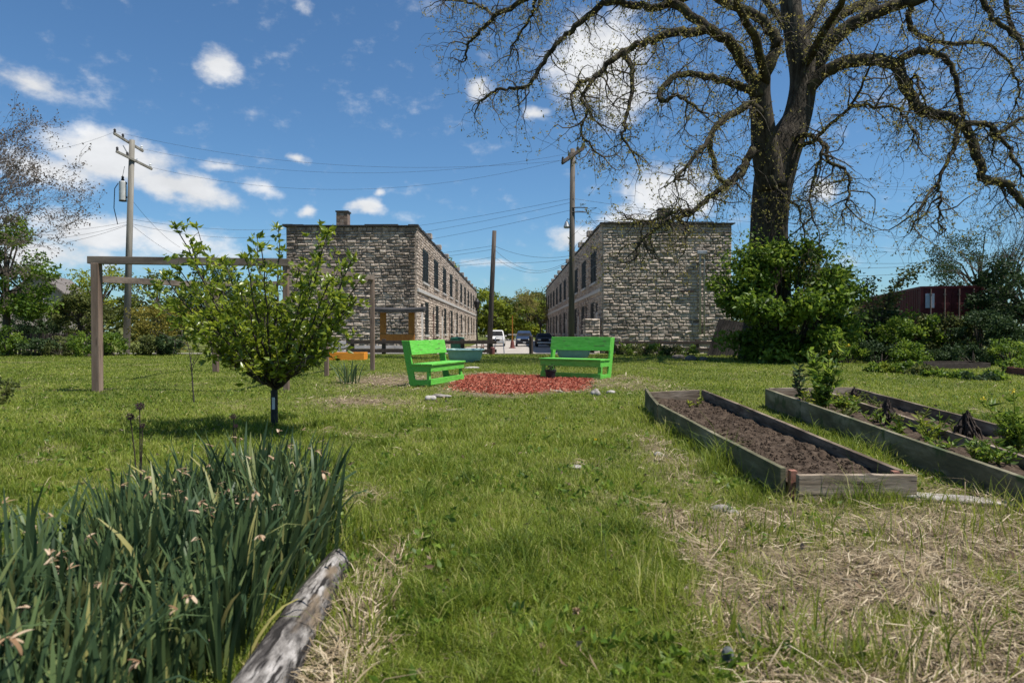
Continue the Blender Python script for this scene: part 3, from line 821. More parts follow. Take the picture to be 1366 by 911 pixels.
# ------------------------------------------------------------------ branching
def grow(mb, tips, p, d, L, r, depth, rs, crook=.35, droop=0.0, kids=(2, 4), ratio=.62, n=4, sides=4, spread=.9):
    pts = [Vector(p)]; rad = [r]; d = Vector(d).normalized(); node = []
    for i in range(n):
        d = (d + Vector((rs.gauss(0, crook), rs.gauss(0, crook), rs.gauss(0, crook) - droop))).normalized()
        pts.append(pts[-1] + d * L / n); rad.append(r * (1 - .62 * (i + 1) / n)); node.append((pts[-1].copy(), d.copy(), rad[-1]))
    mb.tube(pts, rad, sides, cap=False)
    if depth <= 0:
        tips.append((pts[-1], d)); tips.append((pts[-2], d)); return
    for _ in range(rs.randint(*kids)):
        q, dd, rr = node[rs.randrange(len(node))]
        side = Vector((rs.gauss(0, 1), rs.gauss(0, 1), rs.gauss(0, 1) * .8)).normalized()
        grow(mb, tips, q, dd * (1 - spread * .5) + side * spread, L * ratio * rs.uniform(.7, 1.2), max(rr * .62, .007), depth - 1, rs, crook, droop, kids, ratio, max(3, n - 1), max(3, sides - 1), spread)
    q, dd, rr = node[-1]
    grow(mb, tips, q, dd, L * ratio, max(rr * .8, .007), depth - 1, rs, crook, droop, kids, ratio, max(3, n - 1), max(3, sides - 1), spread)

# ------------------------------------------------------------------ the big tree
TD = 28.0
def build_big_tree():
    base = P(1026, 480, TD); base.z = g(base.x, TD)
    root = empty('old_tree', base); B = base
    rs = random.Random(5)
    def line(pts, d0, d1, k=4):
        n = len(pts); out = []
        for i, (x, y) in enumerate(pts):
            out.append(P(x, y, d0 + (d1 - d0) * (i / max(1, n - 1))) - B)
        # smooth
        res = []
        for i in range(n - 1):
            p0, p1, p2, p3 = out[max(0, i-1)], out[i], out[i+1], out[min(n-1, i+2)]
            for j in range(k):
                t = j / k
                res.append(.5 * ((2*p1) + (p2-p0)*t + (2*p0-5*p1+4*p2-p3)*t*t + (3*p1-p0-3*p2+p3)*t**3))
        res.append(out[-1]); return res
    px = TD / 911
    def radii(n, a, b, pw=1.0): return [(a + (b - a) * (i / (n - 1)) ** pw) * px for i in range(n)]
    tm = MB()
    pts = line([(1026, 500), (1025, 430), (1025, 360), (1026, 305), (1029, 260), (1036, 222), (1047, 192), (1063, 160), (1071, 120), (1071, 88), (1062, 53), (1055, 0), (1052, -90), (1065, -180)], TD, TD + .8)
    n = len(pts); rr = []
    key = [(0, 44), (.077, 31), (.154, 26), (.231, 24), (.308, 24.5), (.385, 26), (.46, 24), (.54, 19), (.62, 17), (.69, 17), (.77, 15), (.85, 14), (.92, 11), (1, 8)]
    for i in range(n):
        t = i / (n - 1)
        for (a, va), (b, vb) in zip(key, key[1:]):
            if a <= t <= b: rr.append((va + (vb - va) * (t - a) / (b - a)) * px); break
    tm.tube(pts, rr, 22)
    p2 = line([(1030, 250), (1023, 212), (1018, 170), (1014, 128), (1017, 100)], TD - .1, TD - .9)
    tm.tube(p2, radii(len(p2), 20, 11), 16)
    for i, v in enumerate(tm.v):   # furrows
        a = math.atan2(v[1], v[0]); tm.v[i] = (v[0] * (1 + .02 * math.sin(a * 9 + v[2])), v[1] * (1 + .05 * math.sin(a * 8 + v[2] * 1.2)), v[2])
    tm.build('trunk', M['bark'], root, smooth=True)
    LIMBS = [  # pixel path, start depth, end depth, start and end radius in px
        ([(1012, 128), (999, 95), (978, 63), (950, 40), (915, 44), (889, 46), (866, 56), (837, 66), (810, 86), (791, 105), (774, 109), (762, 128)], -.9, -3.5, 12, 2.2),
        ([(1017, 105), (1032, 75), (1036, 53), (1017, 28), (985, 10), (940, -8), (895, 4), (866, 10), (817, 2), (791, 16), (764, 40), (745, 56), (725, 82), (708, 112), (685, 117), (659, 122), (639, 138)], -.9, -.5, 11, 1.8),
        ([(950, 40), (920, 20), (870, -20), (800, -40), (740, -25), (695, 3), (662, 20), (646, 36), (633, 49), (623, 63), (621, 80)], -1.8, 1.5, 9, 1.6),
        ([(740, -25), (715, 0), (712, 16), (698, 40), (685, 59), (680, 74)], .6, 1.8, 4, 1.2),
        ([(662, 20), (640, 8), (615, 2), (590, 0)], 1.0, 2.0, 3, 1.2),
        ([(833, 68), (841, 90), (843, 112), (840, 138), (833, 165), (832, 184), (846, 204)], -2.8, -4.2, 5, 1.3),
        ([(791, 105), (777, 128), (783, 150), (775, 175), (788, 196), (806, 210)], -3.3, -5, 3.5, 1),
        ([(1014, 130), (999, 119), (971, 110), (942, 102), (909, 99), (892, 108), (880, 124), (882, 136), (903, 128), (920, 138), (938, 150)], -.9, -4.5, 8, 1.8),
        ([(1015, 150), (1000, 140), (975, 153), (958, 166), (945, 188), (930, 204), (917, 222), (900, 240)], -.9, -5.5, 8, 1.8),
        ([(946, 186), (950, 210), (960, 238), (976, 246)], -3, -2, 5, 2.5),
        ([(1010, 195), (998, 211), (989, 232), (970, 247), (950, 261), (925, 282), (896, 293), (874, 304), (856, 322), (848, 345)], -.6, -4.0, 8, 1.5),
        ([(925, 282), (900, 283), (876, 292), (852, 296), (835, 290)], -2.6, -4.8, 4, 1.2),
        ([(905, 291), (918, 308), (915, 330)], -3, -3.6, 3, 1),
        ([(1080, 100), (1092, 70), (1101, 46), (1119, 21), (1161, 0), (1200, -40), (1260, -110)], 1, 4, 15, 6),
        ([(1085, 92), (1112, 53), (1147, 28), (1196, 7), (1224, 0), (1290, -30), (1370, -50)], .6, -2, 15, 6),
        ([(1075, 130), (1090, 105), (1126, 84), (1168, 79), (1196, 90), (1210, 119), (1224, 144), (1252, 153), (1287, 167), (1305, 207), (1312, 237), (1343, 246), (1366, 270), (1400, 300)], .3, -3.5, 13, 5),
        ([(1283, 165), (1275, 190), (1266, 211), (1249, 246), (1231, 270), (1218, 300)], -2.2, -4.0, 5, 1.2),
        ([(1249, 246), (1256, 262), (1252, 285), (1258, 305)], -3.3, -3.5, 3, 1),
        ([(1287, 167), (1319, 165), (1329, 183), (1350, 165), (1380, 155), (1430, 160)], -2.5, -1, 5, 2),
        ([(1319, 165), (1345, 195), (1360, 225), (1385, 250)], -2, -2.5, 4, 1.5),
        ([(1196, 90), (1210, 74), (1242, 68), (1266, 84), (1277, 116), (1285, 158)], -1, -2, 8, 3),
        ([(1220, 2), (1213, 21), (1217, 39), (1242, 53), (1284, 58), (1315, 58), (1343, 81), (1360, 115), (1355, 140)], -.3, 2.5, 6, 1.5),
        ([(1290, -30), (1312, 0), (1329, 28), (1354, 49), (1372, 75), (1376, 120)], -1, -3, 6, 2),
        ([(1340, -45), (1345, 20), (1362, 55), (1385, 90)], -1.5, .5, 5, 2),
        ([(1060, 190), (1073, 179), (1098, 190), (1105, 214), (1126, 225), (1133, 246), (1131, 267), (1124, 290)], -.3, -3, 5.5, 1),
        ([(1098, 192), (1090, 228), (1080, 267), (1088, 300)], -1.6, -3.4, 3, 1),
        ([(1066, 195), (1083, 190), (1108, 165), (1136, 140), (1154, 102), (1166, 70)], -.3, -4, 4.5, 1),
        ([(1136, 141), (1165, 142), (1192, 144), (1210, 161), (1222, 190)], -2.8, -3.5, 3, 1),
        ([(1030, 235), (1045, 262), (1065, 275), (1072, 305), (1082, 330)], -1.2, -3, 3, .8),
        ([(1210, 119), (1222, 100), (1228, 125), (1240, 150)], -1, -2, 4, 1),
        # limbs running away from and towards the viewer, and up above the picture
        ([(1066, 60), (1090, 20), (1120, -40), (1150, -120)], .8, 5.5, 10, 3),
        ([(1056, 0), (1000, -60), (930, -130), (850, -170)], .8, 3.0, 9, 3),
        ([(1020, 110), (1010, 60), (985, 10), (960, -60), (900, -150)], -1, -6, 9, 3),
        ([(1072, 90), (1100, 40), (1135, -20), (1190, -100)], .3, -6.5, 9, 3),
        ([(1066, 60), (1030, 10), (990, -50), (960, -100)], .8, 7, 9, 3),
        ([(1150, 25), (1180, -20), (1230, -90), (1330, -160)], 1, 5, 8, 3)]
    lm = MB(); tw = MB(); tips = []
    for path, d0, d1, r0, r1 in LIMBS:
        pts = line(path, TD + d0, TD + d1, 5)
        pts = [p + Vector((rs.gauss(0, .03), rs.gauss(0, .05), rs.gauss(0, .03))) if 0 < i < len(pts) - 1 else p for i, p in enumerate(pts)]
        n = len(pts); rad = radii(n, r0 * .73, r1 * .8, .8)
        rad = [q * rs.uniform(.96, 1.05) for q in rad]
        lm.tube(pts, rad, 9 if r0 > 5 else 6)
        start = 0.12
        acc = 0; step = .125
        for i in range(1, n):
            acc += (pts[i] - pts[i-1]).length
            if i / n < start: continue
            while acc > step:
                acc -= step
                t = (pts[min(n-1, i+1)] - pts[i-1]).normalized()
                side = Vector((rs.gauss(0, 1), rs.gauss(0, 1), rs.gauss(-.15, .8)))
                side = (side - t * side.dot(t)).normalized()
                big = rs.random() < .28
                L = rs.uniform(.9, 1.9) if big else rs.uniform(.4, 1.0)
                grow(tw, tips, pts[i], side * .9 + t * .45, L, rs.uniform(.022, .036) if big else rs.uniform(.013, .020), 2 if big else 1, rs, .42, .10, (1, 3), .66, 5, 4, .85)
        grow(tw, tips, pts[-1], (pts[-1] - pts[-2]), rs.uniform(.7, 1.2), rad[-1] * .9, 2, rs, .4, .12, (1, 3), .65, 5, 4, .8)
    lm.build('limbs', M['limb'], root, smooth=True)
    tw.build('twigs', M['twig'], root)
    print('big tree tips', len(tips), 'twig verts', len(tw.v))
    C = np.array([list(p) for p, d in tips]); n0 = len(C)
    keep = RNG.uniform(0, 1, n0) < .62; C = C[keep]
    C = np.repeat(C, 3, 0) + RNG.normal(0, .05, (len(C) * 3, 3)); n = len(C)
    # tufts of new leaf sitting on the thick limbs
    lv = np.array(lm.v); k = RNG.integers(0, len(lv), 3000); T2 = lv[k] + RNG.normal(0, .07, (len(k), 3)); keep = vnoise(lv[k][:, 0] * 1.3 + 50, lv[k][:, 2] * 1.3 + lv[k][:, 1], 3) > .42; T2 = T2[keep]
    C = np.concatenate([C, T2]); n = len(C)
    V, F, T = leaf_arrays(C, unit(n, -.2), RNG.uniform(.06, .14, n), RNG.uniform(.03, .065, n), RNG.uniform(0, 1, n))
    np_mesh('young_leaves', V, F, T, M['budleaf'], root)
    tag(root, 'huge old spreading tree with thick crooked limbs and sparse new leaves at right', 'tree')
build_big_tree()

# ------------------------------------------------------------------ the young tree on the lawn
def build_young_tree():
    p = G(366, 572); B = Vector((p.x, p.y, g(p.x, p.y)))
    root = empty('young_tree', B); rs = random.Random(3)
    d0 = p.y; pxm = d0 / 911
    m = MB(); m.tube([(0, 0, -.05), (.0, 0, .25), (0, 0, .55)], [.034, .030, .028], 10); m.build('trunk', M['youngbark'], root)
    m = MB(); m.tube([(0, 0, .06), (0, 0, .44)], [.042, .040], 12, cap=False); m.build('trunk_guard', M['guard'], root)
    m = MB(); m.box(-.012, .022, -.045, -.0425, .22, .36); m.build('tag', M['tagwhite'], root)
    m = MB(); tips = []; LP = []
    ends = [(237, 300), (255, 330), (372, 303), (350, 330), (428, 300), (422, 345), (470, 345), (480, 372), (212, 385), (225, 405), (300, 350), (322, 385), (398, 360), (450, 395), (262, 430), (290, 452), (322, 478),
            (440, 430), (462, 412), (410, 474), (345, 420), (385, 430), (390, 475), (340, 475), (265, 395), (410, 405), (370, 365), (240, 360), (205, 398), (222, 372), (440, 375), (300, 415), (440, 446), (330, 345)]
    for i, (x, y) in enumerate(ends * 2):
        dd = d0 + rs.uniform(-1.15, .75)
        if i >= len(ends): x = 358 + (x - 358) * .8 + rs.uniform(-28, 28); y += rs.uniform(0, 45); y = min(y, 478)
        e = P(x, y, dd) - B
        e.z = max(e.z, .62)
        s = Vector((0, 0, rs.uniform(.45, .55))); pts = []; n = 9
        c = Vector((e.x * .55, e.y * .55, s.z + (e.z - s.z) * .35))
        for k in range(n + 1):
            t = k / n
            q = s * (1-t)**2 + c * 2*t*(1-t) + e * t*t
            q += Vector((rs.gauss(0, .012), rs.gauss(0, .012), rs.gauss(0, .012)))
            pts.append(q)
        r0 = .017 if i < len(ends) else .010
        m.tube(pts, [r0 * (1 - .8 * k / n) + .002 for k in range(n + 1)], 5, cap=False)
        for k in range(3, n + 1):
            t = (pts[k] - pts[k-1]).normalized()
            for _ in range(1 if k < 6 else 3 if k < n else 2):
                sd = Vector((rs.gauss(0, 1), rs.gauss(0, 1), rs.gauss(.2, .7))).normalized()
                q = pts[k - 1].lerp(pts[k], rs.random()); L = rs.uniform(.07, .20)
                en = q + (sd * .8 + t * .5).normalized() * L
                m.tube([q, q.lerp(en, .5) + Vector((0, 0, .01)), en], [.004, .003, .002], 3, cap=False)
                LP.append((q.lerp(en, .5), (en - q).normalized(), 2)); LP.append((en, (en - q).normalized(), 4))
            LP.append((pts[k], t, 1 if k < 5 else 2 if k < n else 10))
    m.build('branches', M['youngbark'], root)
    C, D = [], []
    for q, t, k in LP:
        for _ in range(k):
            v = (Vector((rs.gauss(0, 1), rs.gauss(0, 1), rs.gauss(.1, .6))).normalized() + t * .7).normalized()
            C.append(list(q + Vector((rs.gauss(0, .015), rs.gauss(0, .015), rs.gauss(0, .015))))); D.append(list(v))
    C = np.array(C); D = np.array(D)
    ok = (C[:, 2] > .50 + .30 * np.hypot(C[:, 0], C[:, 1]) + .5 * (vnoise(C[:, 0] * 4 + 20, C[:, 1] * 4 + 20, 8) - .5)); C, D = C[ok], D[ok]; n = len(C)
    V, F, T = leaf_arrays(C, D, RNG.uniform(.065, .115, n), RNG.uniform(.032, .055, n), np.clip(RNG.normal(.5, .25, n), 0, 1))
    np_mesh('leaves', V, F, T, M['youngleaf'], root)
    tag(root, 'young leafy tree with a black guard round its thin trunk on the left lawn', 'tree')
build_young_tree()

def sapling():
    p = G(257, 537); r = empty('sapling', (p.x, p.y, g(p.x, p.y))); rs = random.Random(9)
    m = MB(); m.tube([(.02, 0, -.03), (0, 0, .3), (-.02, 0, .62), (-.08, 0, 1.0)], [.013, .011, .009, .004], 6)
    m.build('trunk', M['youngbark'], r)
    m = MB(); tips = []
    for z in (.45, .58, .7, .8, .9):
        grow(m, tips, (-.02, 0, z), (rs.uniform(-1, 1), rs.uniform(-1, 1), .8), .35, .006, 1, rs, .25, 0, (1, 2), .6, 4, 3)
    m.build('branches', M['youngbark'], r)
    C = np.array([list(q) for q, _ in tips]); C = np.repeat(C, 2, 0); n = len(C)
    np_mesh('leaves', *leaf_arrays(C, unit(n), .05, .02, RNG.uniform(0, 1, n)), M['oliveleaf'], r)
    tag(r, 'thin nearly bare sapling left of the young leafy tree', 'tree')
sapling()

# ------------------------------------------------------------------ general trees and shrubs
def crown_points(rs, n_clump, rx, ry, zc, rz, nleaf, cr, seed=0, low=-.95):
    C, T, cents = [], [], []
    for i in range(n_clump):
        while True:
            v = np.array([rs.uniform(-1, 1) for _ in range(3)])
            l = np.linalg.norm(v)
            if .25 < l < 1 and v[2] > low: break
        v = v / l * (l ** .55)
        v *= rs.uniform(.78, 1.12)
        c = np.array([v[0] * rx, v[1] * ry, zc + v[2] * rz]); cents.append(c)
        r = cr * rs.uniform(.6, 1.3)
        k = int(nleaf / n_clump * rs.uniform(.6, 1.4))
        q = RNG.normal(size=(k, 3)); q /= np.linalg.norm(q, axis=1, keepdims=True); q *= (RNG.uniform(.15, 1, (k, 1)) ** .6) * r
        q[:, 2] *= .7
        C.append(c + q); T.append(np.full(k, rs.uniform(.2, .8)))
    return np.concatenate(C), np.concatenate(T), cents

def tree(name, x, y, h, rx, mat, label, cat='tree', group=None, seed=1, trunk=True, nleaf=5000, leaf=.16, nclump=46, ry=None, cr=None, rz=None, low=-.95, twigs=0, bark='twig', zc=None):
    rs = random.Random(seed); z = g(x, y); root = empty(name, (x, y, z))
    ry = ry or rx
    zc = zc if zc is not None else (h * .60 if trunk else h * .5); rz = rz or (h - zc) * .95
    cr = cr or rx * .30
    C, T, cents = crown_points(rs, nclump, rx, ry, zc, rz, nleaf, cr, seed, low)
    ok = C[:, 2] > .03; C = C[ok]; T = T[ok]
    m = MB()
    if trunk:
        r = h * .018 + .04
        tz = zc - rz * .2
        m.tube([(0, 0, -.1), (rs.uniform(-.1, .1), 0, tz * .5), (rs.uniform(-.15, .15), 0, tz), (0, 0, zc + rz * .5)], [r * 1.25, r, r * .8, r * .25], 8)
        for c in cents[::2]:
            s = Vector((0, 0, tz * rs.uniform(.75, 1.1))); e = Vector(c); mid = s.lerp(e, .5) + Vector((rs.gauss(0, .1), rs.gauss(0, .1), rs.uniform(0, .25) * rx))
            m.tube([s, mid, e], [r * .42, r * .25, r * .08], 5, cap=False)
    else:
        for c in cents[::2]:
            s = Vector((c[0] * .15 + rs.gauss(0, .05), c[1] * .15 + rs.gauss(0, .05), -.05)); e = Vector(c)
            m.tube([s, s.lerp(e, .5) + Vector((0, 0, .12 * h)), e], [.028 * h ** .5, .018 * h ** .5, .006], 4, cap=False)
    m.build('trunk' if trunk else 'stems', M[bark], root)
    n = len(C)
    D = unit(n, -.15)
    np_mesh('crown' if trunk else 'foliage', *leaf_arrays(C, D, leaf * RNG.uniform(.6, 1.3, n), leaf * .55 * RNG.uniform(.7, 1.3, n), np.clip(T + RNG.normal(0, .17, n), 0, 1)), M[mat], root)
    return tag(root, label, cat, group)

def bare_tree(name, x, y, h, label, seed, mat='greytwig', leafmat_=None, spread=.55, depth=4, lean=(0, 0), group=None, leafn=2, leaf=.07, r0=None):
    rs = random.Random(seed); z = g(x, y); root = empty(name, (x, y, z))
    m = MB(); tips = []
    r = r0 or h * .016
    top = Vector((lean[0], lean[1], h * .32))
    m.tube([(0, 0, -.1), top * .5, top], [r * 1.3, r, r * .85], 8); m.build('trunk', M[mat], root)
    m = MB()
    for k in range(6):
        a = k * 1.05 + rs.uniform(-.3, .3)
        grow(m, tips, top * rs.uniform(.8, 1), (math.cos(a) * spread, math.sin(a) * spread, 1), h * .32, r * .6, depth, rs, .17, -.03, (2, 3), .68, 5, 5, .5)
    m.build('branches', M[mat], root)
    if leafmat_:
        C = np.array([list(q) for q, _ in tips]); C = np.repeat(C, leafn, 0) + RNG.normal(0, .08, (len(C) * leafn, 3)); n = len(C)
        np_mesh('buds', *leaf_arrays(C, unit(n), leaf, leaf * .5, RNG.uniform(0, 1, n)), M[leafmat_], root)
    return tag(root, label, 'tree', group)

def at(px, d): return ((px - 683) / 911 * d, d)

# big shrub in front of the old tree
def big_shrub():
    x, y = at(1046, 26.0)
    r = tree('big_shrub', x, y, 4.6, 2.5, 'shrubleaf', 'big fresh green shrub at the foot of the old tree', 'shrub', seed=14, trunk=False, nleaf=19000, leaf=.21, nclump=72, ry=2.1, cr=.66, rz=2.45, zc=2.15)
    # a few long shoots rising out of it
    rs = random.Random(8); m = MB(); C, D = [], []
    for (px_, py_) in ((1105, 300), (1085, 312), (1130, 345), (975, 318), (1000, 312), (960, 340), (1120, 320), (1145, 395), (1155, 440), (1040, 318), (950, 372), (1062, 306), (985, 330), (948, 352), (1118, 338), (1138, 362), (1092, 328), (1158, 415), (1010, 306)):
        e = P(px_, py_, 26 + rs.uniform(-.8, .8)) - Vector((x, y, g(x, y))); s = Vector((e.x * .4, e.y * .3, e.z * .45))
        pts = [s.lerp(e, t) + Vector((0, 0, .25 * math.sin(t * 3.1))) for t in (0, .25, .5, .75, 1)]
        m.tube(pts, [.03, .025, .02, .014, .006], 4, cap=False)
        for k in range(90):
            t = rs.uniform(.3, 1); i = min(3, int(t * 4)); q = pts[i].lerp(pts[i+1], t * 4 - i)
            C.append(list(q + Vector((rs.gauss(0, .20), rs.gauss(0, .20), rs.gauss(-.05, .17))))); v = Vector((rs.gauss(0, 1), rs.gauss(0, 1), rs.gauss(-.5, .5))).normalized(); D.append(list(v))
    m.build('shoots', M['twig'], r)
    n = len(C); np_mesh('shoot_leaves', *leaf_arrays(np.array(C), np.array(D), RNG.uniform(.12, .24, n), RNG.uniform(.06, .11, n), RNG.uniform(.2, 1, n)), M['shrubleaf'], r)
big_shrub()

# left background
bare_tree('budding_tree', *at(-95, 30), 11.5, 'tall tree with russet buds at the left edge of the picture', 5, 'greytwig', 'redbud', .62, 5, leafn=2, leaf=.12)
tree('broadleaf_tree', *at(8, 33), 6.6, 2.1, 'shrubleaf', 'dark green tree at the far left below the budding tree', seed=31, nleaf=7000, leaf=.2)
tree('broadleaf_tree', *at(108, 36), 3.2, 1.3, 'oliveleaf', 'olive green tree in front of the gabled house roof', seed=32, nleaf=5000, leaf=.17)
tree('broadleaf_tree', *at(135, 42), 5.6, 2.0, 'limeleaf', 'pale green tree left of the transformer pole', seed=33, nleaf=4500, leaf=.17)
tree('broadleaf_tree', *at(210, 44), 5.4, 2.4, 'oliveleaf', 'olive tree right of the transformer pole', seed=34, nleaf=5000, leaf=.18)
tree('flowering_bush', *at(222, 36), 2.9, 1.7, 'yellowleaf', 'yellow green bush right of the transformer pole', 'bush', seed=35, trunk=False, nleaf=4500, leaf=.14, ry=1.2)
tree('broadleaf_tree', *at(285, 46), 6.2, 2.6, 'darkleaf', 'dark tree behind the young tree beside the left stone building', seed=36, nleaf=5000, leaf=.2)
tree('broadleaf_tree', *at(340, 47), 5.0, 2.2, 'oliveleaf', 'low olive tree against the left stone building', seed=37, nleaf=4000, leaf=.2)
tree('broadleaf_tree', *at(56, 39), 2.9, 1.5, 'darkleaf', 'small dark tree between the left edge and the gabled house', seed=39, nleaf=4000, leaf=.18)
for i, (px_, d, h, rx, mt) in enumerate([(8, 31.5, 1.3, .8, 'shrubleaf'), (48, 31.5, .9, .8, 'darkleaf'), (84, 31.8, .9, .8, 'oliveleaf'), (118, 31, 1.25, .85, 'shrubleaf'), (152, 31.6, 1.1, .8, 'shrubleaf'), (188, 32, 1.0, .8, 'oliveleaf'), (222, 32.5, 1.1, .7, 'darkleaf'), (-40, 31, 1.3, 1.0, 'darkleaf')]):
    tree('low_bush', *at(px_, d), h, rx, mt, 'low leafy bush in the row along the back of the left lawn', 'bush', 'low bushes along the left lawn edge', seed=50 + i, trunk=False, nleaf=1600, leaf=.13, nclump=22)
tree('low_bush', *at(-6, 11.0), .45, .32, 'oliveleaf', 'small weedy bush on the lawn at the left edge', 'bush', seed=71, trunk=False, nleaf=500, leaf=.07, nclump=14)

# street end
for i, (px_, d, h, rx, mt, lab) in enumerate([
        (636, 128, 9.5, 4.5, 'limeleaf', 'spring green tree at the street end beside the left building'), (662, 124, 8.2, 3.6, 'limeleaf', 'yellow green tree behind the white car'),
        (685, 132, 8.0, 3.6, 'oliveleaf', 'olive tree at the centre of the street end'), (706, 126, 8.6, 3.8, 'limeleaf', 'bright tree behind the dark blue car'),
        (650, 175, 13, 6, 'oliveleaf', 'tall hazy tree beyond the street end near the leaning pole'), (722, 160, 12, 5.5, 'oliveleaf', 'tall tree beyond the street end by the right building'),
        (690, 190, 10.5, 8, 'darkleaf', 'broad dark tree farthest off down the street'), (672, 150, 6, 4, 'shrubleaf', 'low dark green tree between the two cars far back')]):
    tree('street_tree', *at(px_, d), h, rx, mt, lab, 'tree', 'trees at the end of the street', seed=80 + i, nleaf=3200, leaf=.6, nclump=40, zc=h * .52)
bare_tree('budding_tree', *at(721, 112), 8.5, 'brownish budding tree at the far corner of the right building', 15, 'greytwig', 'budleaf', .6, 4, leafn=2, leaf=.28)
tree('street_tree', *at(597, 100), 12.5, 2.2, 'limeleaf', 'treetop showing over the roof of the left building', 'tree', seed=91, nleaf=1500, leaf=.4)

# far woods that close the horizon on both sides
def treeline(x0, x1, y0, y1, h, label):
    n = 9000; t = RNG.uniform(0, 1, n); x = x0 + (x1 - x0) * t; y = y0 + (y1 - y0) * t + RNG.normal(0, 3, n)
    top = h * (.55 + .6 * fbm(x * .16, y * .16 + 40, 13)); z = -.5 + top * RNG.uniform(0, 1, n) ** .6
    C = np.stack([x, y, z], 1)
    tag(np_mesh('distant_treeline', *leaf_arrays(C, unit(n), RNG.uniform(.6, 1.5, n), RNG.uniform(.5, .9, n), np.clip(fbm(x * .4, z * .8, 15) + RNG.normal(0, .15, n), 0, 1)), M['oliveleaf']), label, 'woods', kind='stuff')
treeline(-150, -12, 75, 130, 7, 'far woods behind the left gardens')
treeline(16, 130, 125, 70, 7, 'far woods behind the red container')

# right background
tree('broadleaf_tree', *at(1306, 47), 8.4, 3.2, 'darkleaf', 'dark dense evergreen left of the bare tree at right', seed=41, nleaf=9000, leaf=.15)
tree('broadleaf_tree', *at(1368, 27), 4.6, 1.8, 'darkleaf', 'dark dense tree cut by the right edge of the picture', seed=42, nleaf=9000, leaf=.15, nclump=60, zc=2.4, low=-1)
bare_tree('bare_tree', *at(1335, 40), 9.6, 'leafless grey tree behind the dark evergreens at right', 21, 'greytwig', None, .35, 4)
tree('viburnum_bush', *at(1170, 28.5), 2.35, 1.3, 'darkleaf', 'dark green bush left of the red container', 'bush', seed=43, trunk=False, nleaf=5000, leaf=.17)
tree('hedge_bush', *at(1216, 26), 1.85, 1.15, 'shrubleaf', 'rounded hedge bush below the corner of the red container', 'bush', seed=44, trunk=False, nleaf=4500, leaf=.14)
tree('hedge_bush', *at(1262, 25.5), 1.85, 1.05, 'oliveleaf', 'yellowish hedge bush below the red container doors', 'bush', seed=45, trunk=False, nleaf=4500, leaf=.13)
tree('hedge_bush', *at(1312, 24.5), 1.95, 1.1, 'darkleaf', 'dark hedge bush under the evergreen at right', 'bush', seed=46, trunk=False, nleaf=4500, leaf=.13)
tree('hedge_bush', *at(1150, 30.5), 2.0, 1.2, 'darkleaf', 'dark hedge bush just right of the big fresh shrub', 'bush', seed=47, trunk=False, nleaf=3500, leaf=.15)
def arching():
    x, y = at(1165, 27.5); r = empty('arching_shrub', (x, y, g(x, y))); rs = random.Random(12); m = MB(); C, D = [], []
    for (px_, py_) in ((1238, 352), (1215, 368), (1158, 372), (1148, 385), (1200, 395), (1226, 360), (1180, 400)):
        e = P(px_, py_, 27.5 + rs.uniform(-.6, .6)) - r.location; s = Vector((rs.gauss(0, .1), 0, 0))
        c = Vector((e.x * .25, e.y * .5, e.z * .95))
        pts = [s*(1-t)**2 + c*2*t*(1-t) + e*t*t for t in (0, .2, .4, .6, .8, 1)]
        m.tube(pts, [.03, .027, .022, .018, .012, .005], 5, cap=False)
        for k in range(170):
            t = rs.uniform(.35, 1); i = min(4, int(t * 5)); q = pts[i].lerp(pts[i+1], t * 5 - i)
            C.append(list(q + Vector((rs.gauss(0, .17), rs.gauss(0, .17), rs.gauss(0, .13))))); D.append(list(Vector((rs.gauss(0, 1), rs.gauss(0, 1), rs.gauss(-.2, .6))).normalized()))
    m.build('stems', M['twig'], r); n = len(C)
    np_mesh('foliage', *leaf_arrays(np.array(C), np.array(D), RNG.uniform(.1, .2, n), RNG.uniform(.05, .1, n), RNG.uniform(0, 1, n)), M['oliveleaf'], r)
    tag(r, 'arching shrub whose long leafy branch rises above the red container', 'shrub')
arching()
for i, (px_, d, h, rx, mt) in enumerate([(1085, 24.8, .7, .7, 'shrubleaf'), (1130, 24.6, .75, .7, 'shrubleaf'), (1172, 24.2, .8, .7, 'darkleaf'), (1212, 23.8, .75, .7, 'shrubleaf'), (1252, 24, .6, .6, 'darkleaf'), (1300, 23, .7, .7, 'darkleaf'), (1350, 22.5, .9, .7, 'shrubleaf')]):
    tree('low_bush', *at(px_, d), h, rx, mt, 'low weedy bush in the shade along the right hedge', 'bush', 'low bushes along the right hedge', seed=120 + i, trunk=False, nleaf=1500, leaf=.10, nclump=22)
for i, (px_, d, h, rx, mt) in enumerate([(1170, 19.6, .26, .32, 'shrubleaf'), (1190, 19.3, .30, .3, 'limeleaf'), (1210, 18.6, .40, .32, 'shrubleaf'), (1228, 17.4, .24, .32, 'oliveleaf'), (1252, 16.6, .17, .34, 'shrubleaf'), (1278, 16.2, .17, .34, 'shrubleaf'), (1304, 16.0, .18, .34, 'darkleaf'), (1330, 16.4, .26, .3, 'shrubleaf'), (1352, 18.4, .36, .34, 'shrubleaf')]):
    tree('leafy_plant', *at(px_, d), h, rx, mt, 'low leafy garden plant by the far dark raised bed', 'plant', 'leafy plants round the far raised bed', seed=140 + i, trunk=False, nleaf=420, leaf=.10, nclump=12)
for i, px_ in enumerate((822, 840, 858, 876, 894, 915)):
    tree('low_bush', *at(px_, 32.5 + .3 * (i % 2)), .55, .55, 'shrubleaf' if i % 2 else 'oliveleaf', 'low weeds in front of the right stone building', 'bush', 'weeds in front of the right building', seed=160 + i, trunk=False, nleaf=600, leaf=.11, nclump=14)

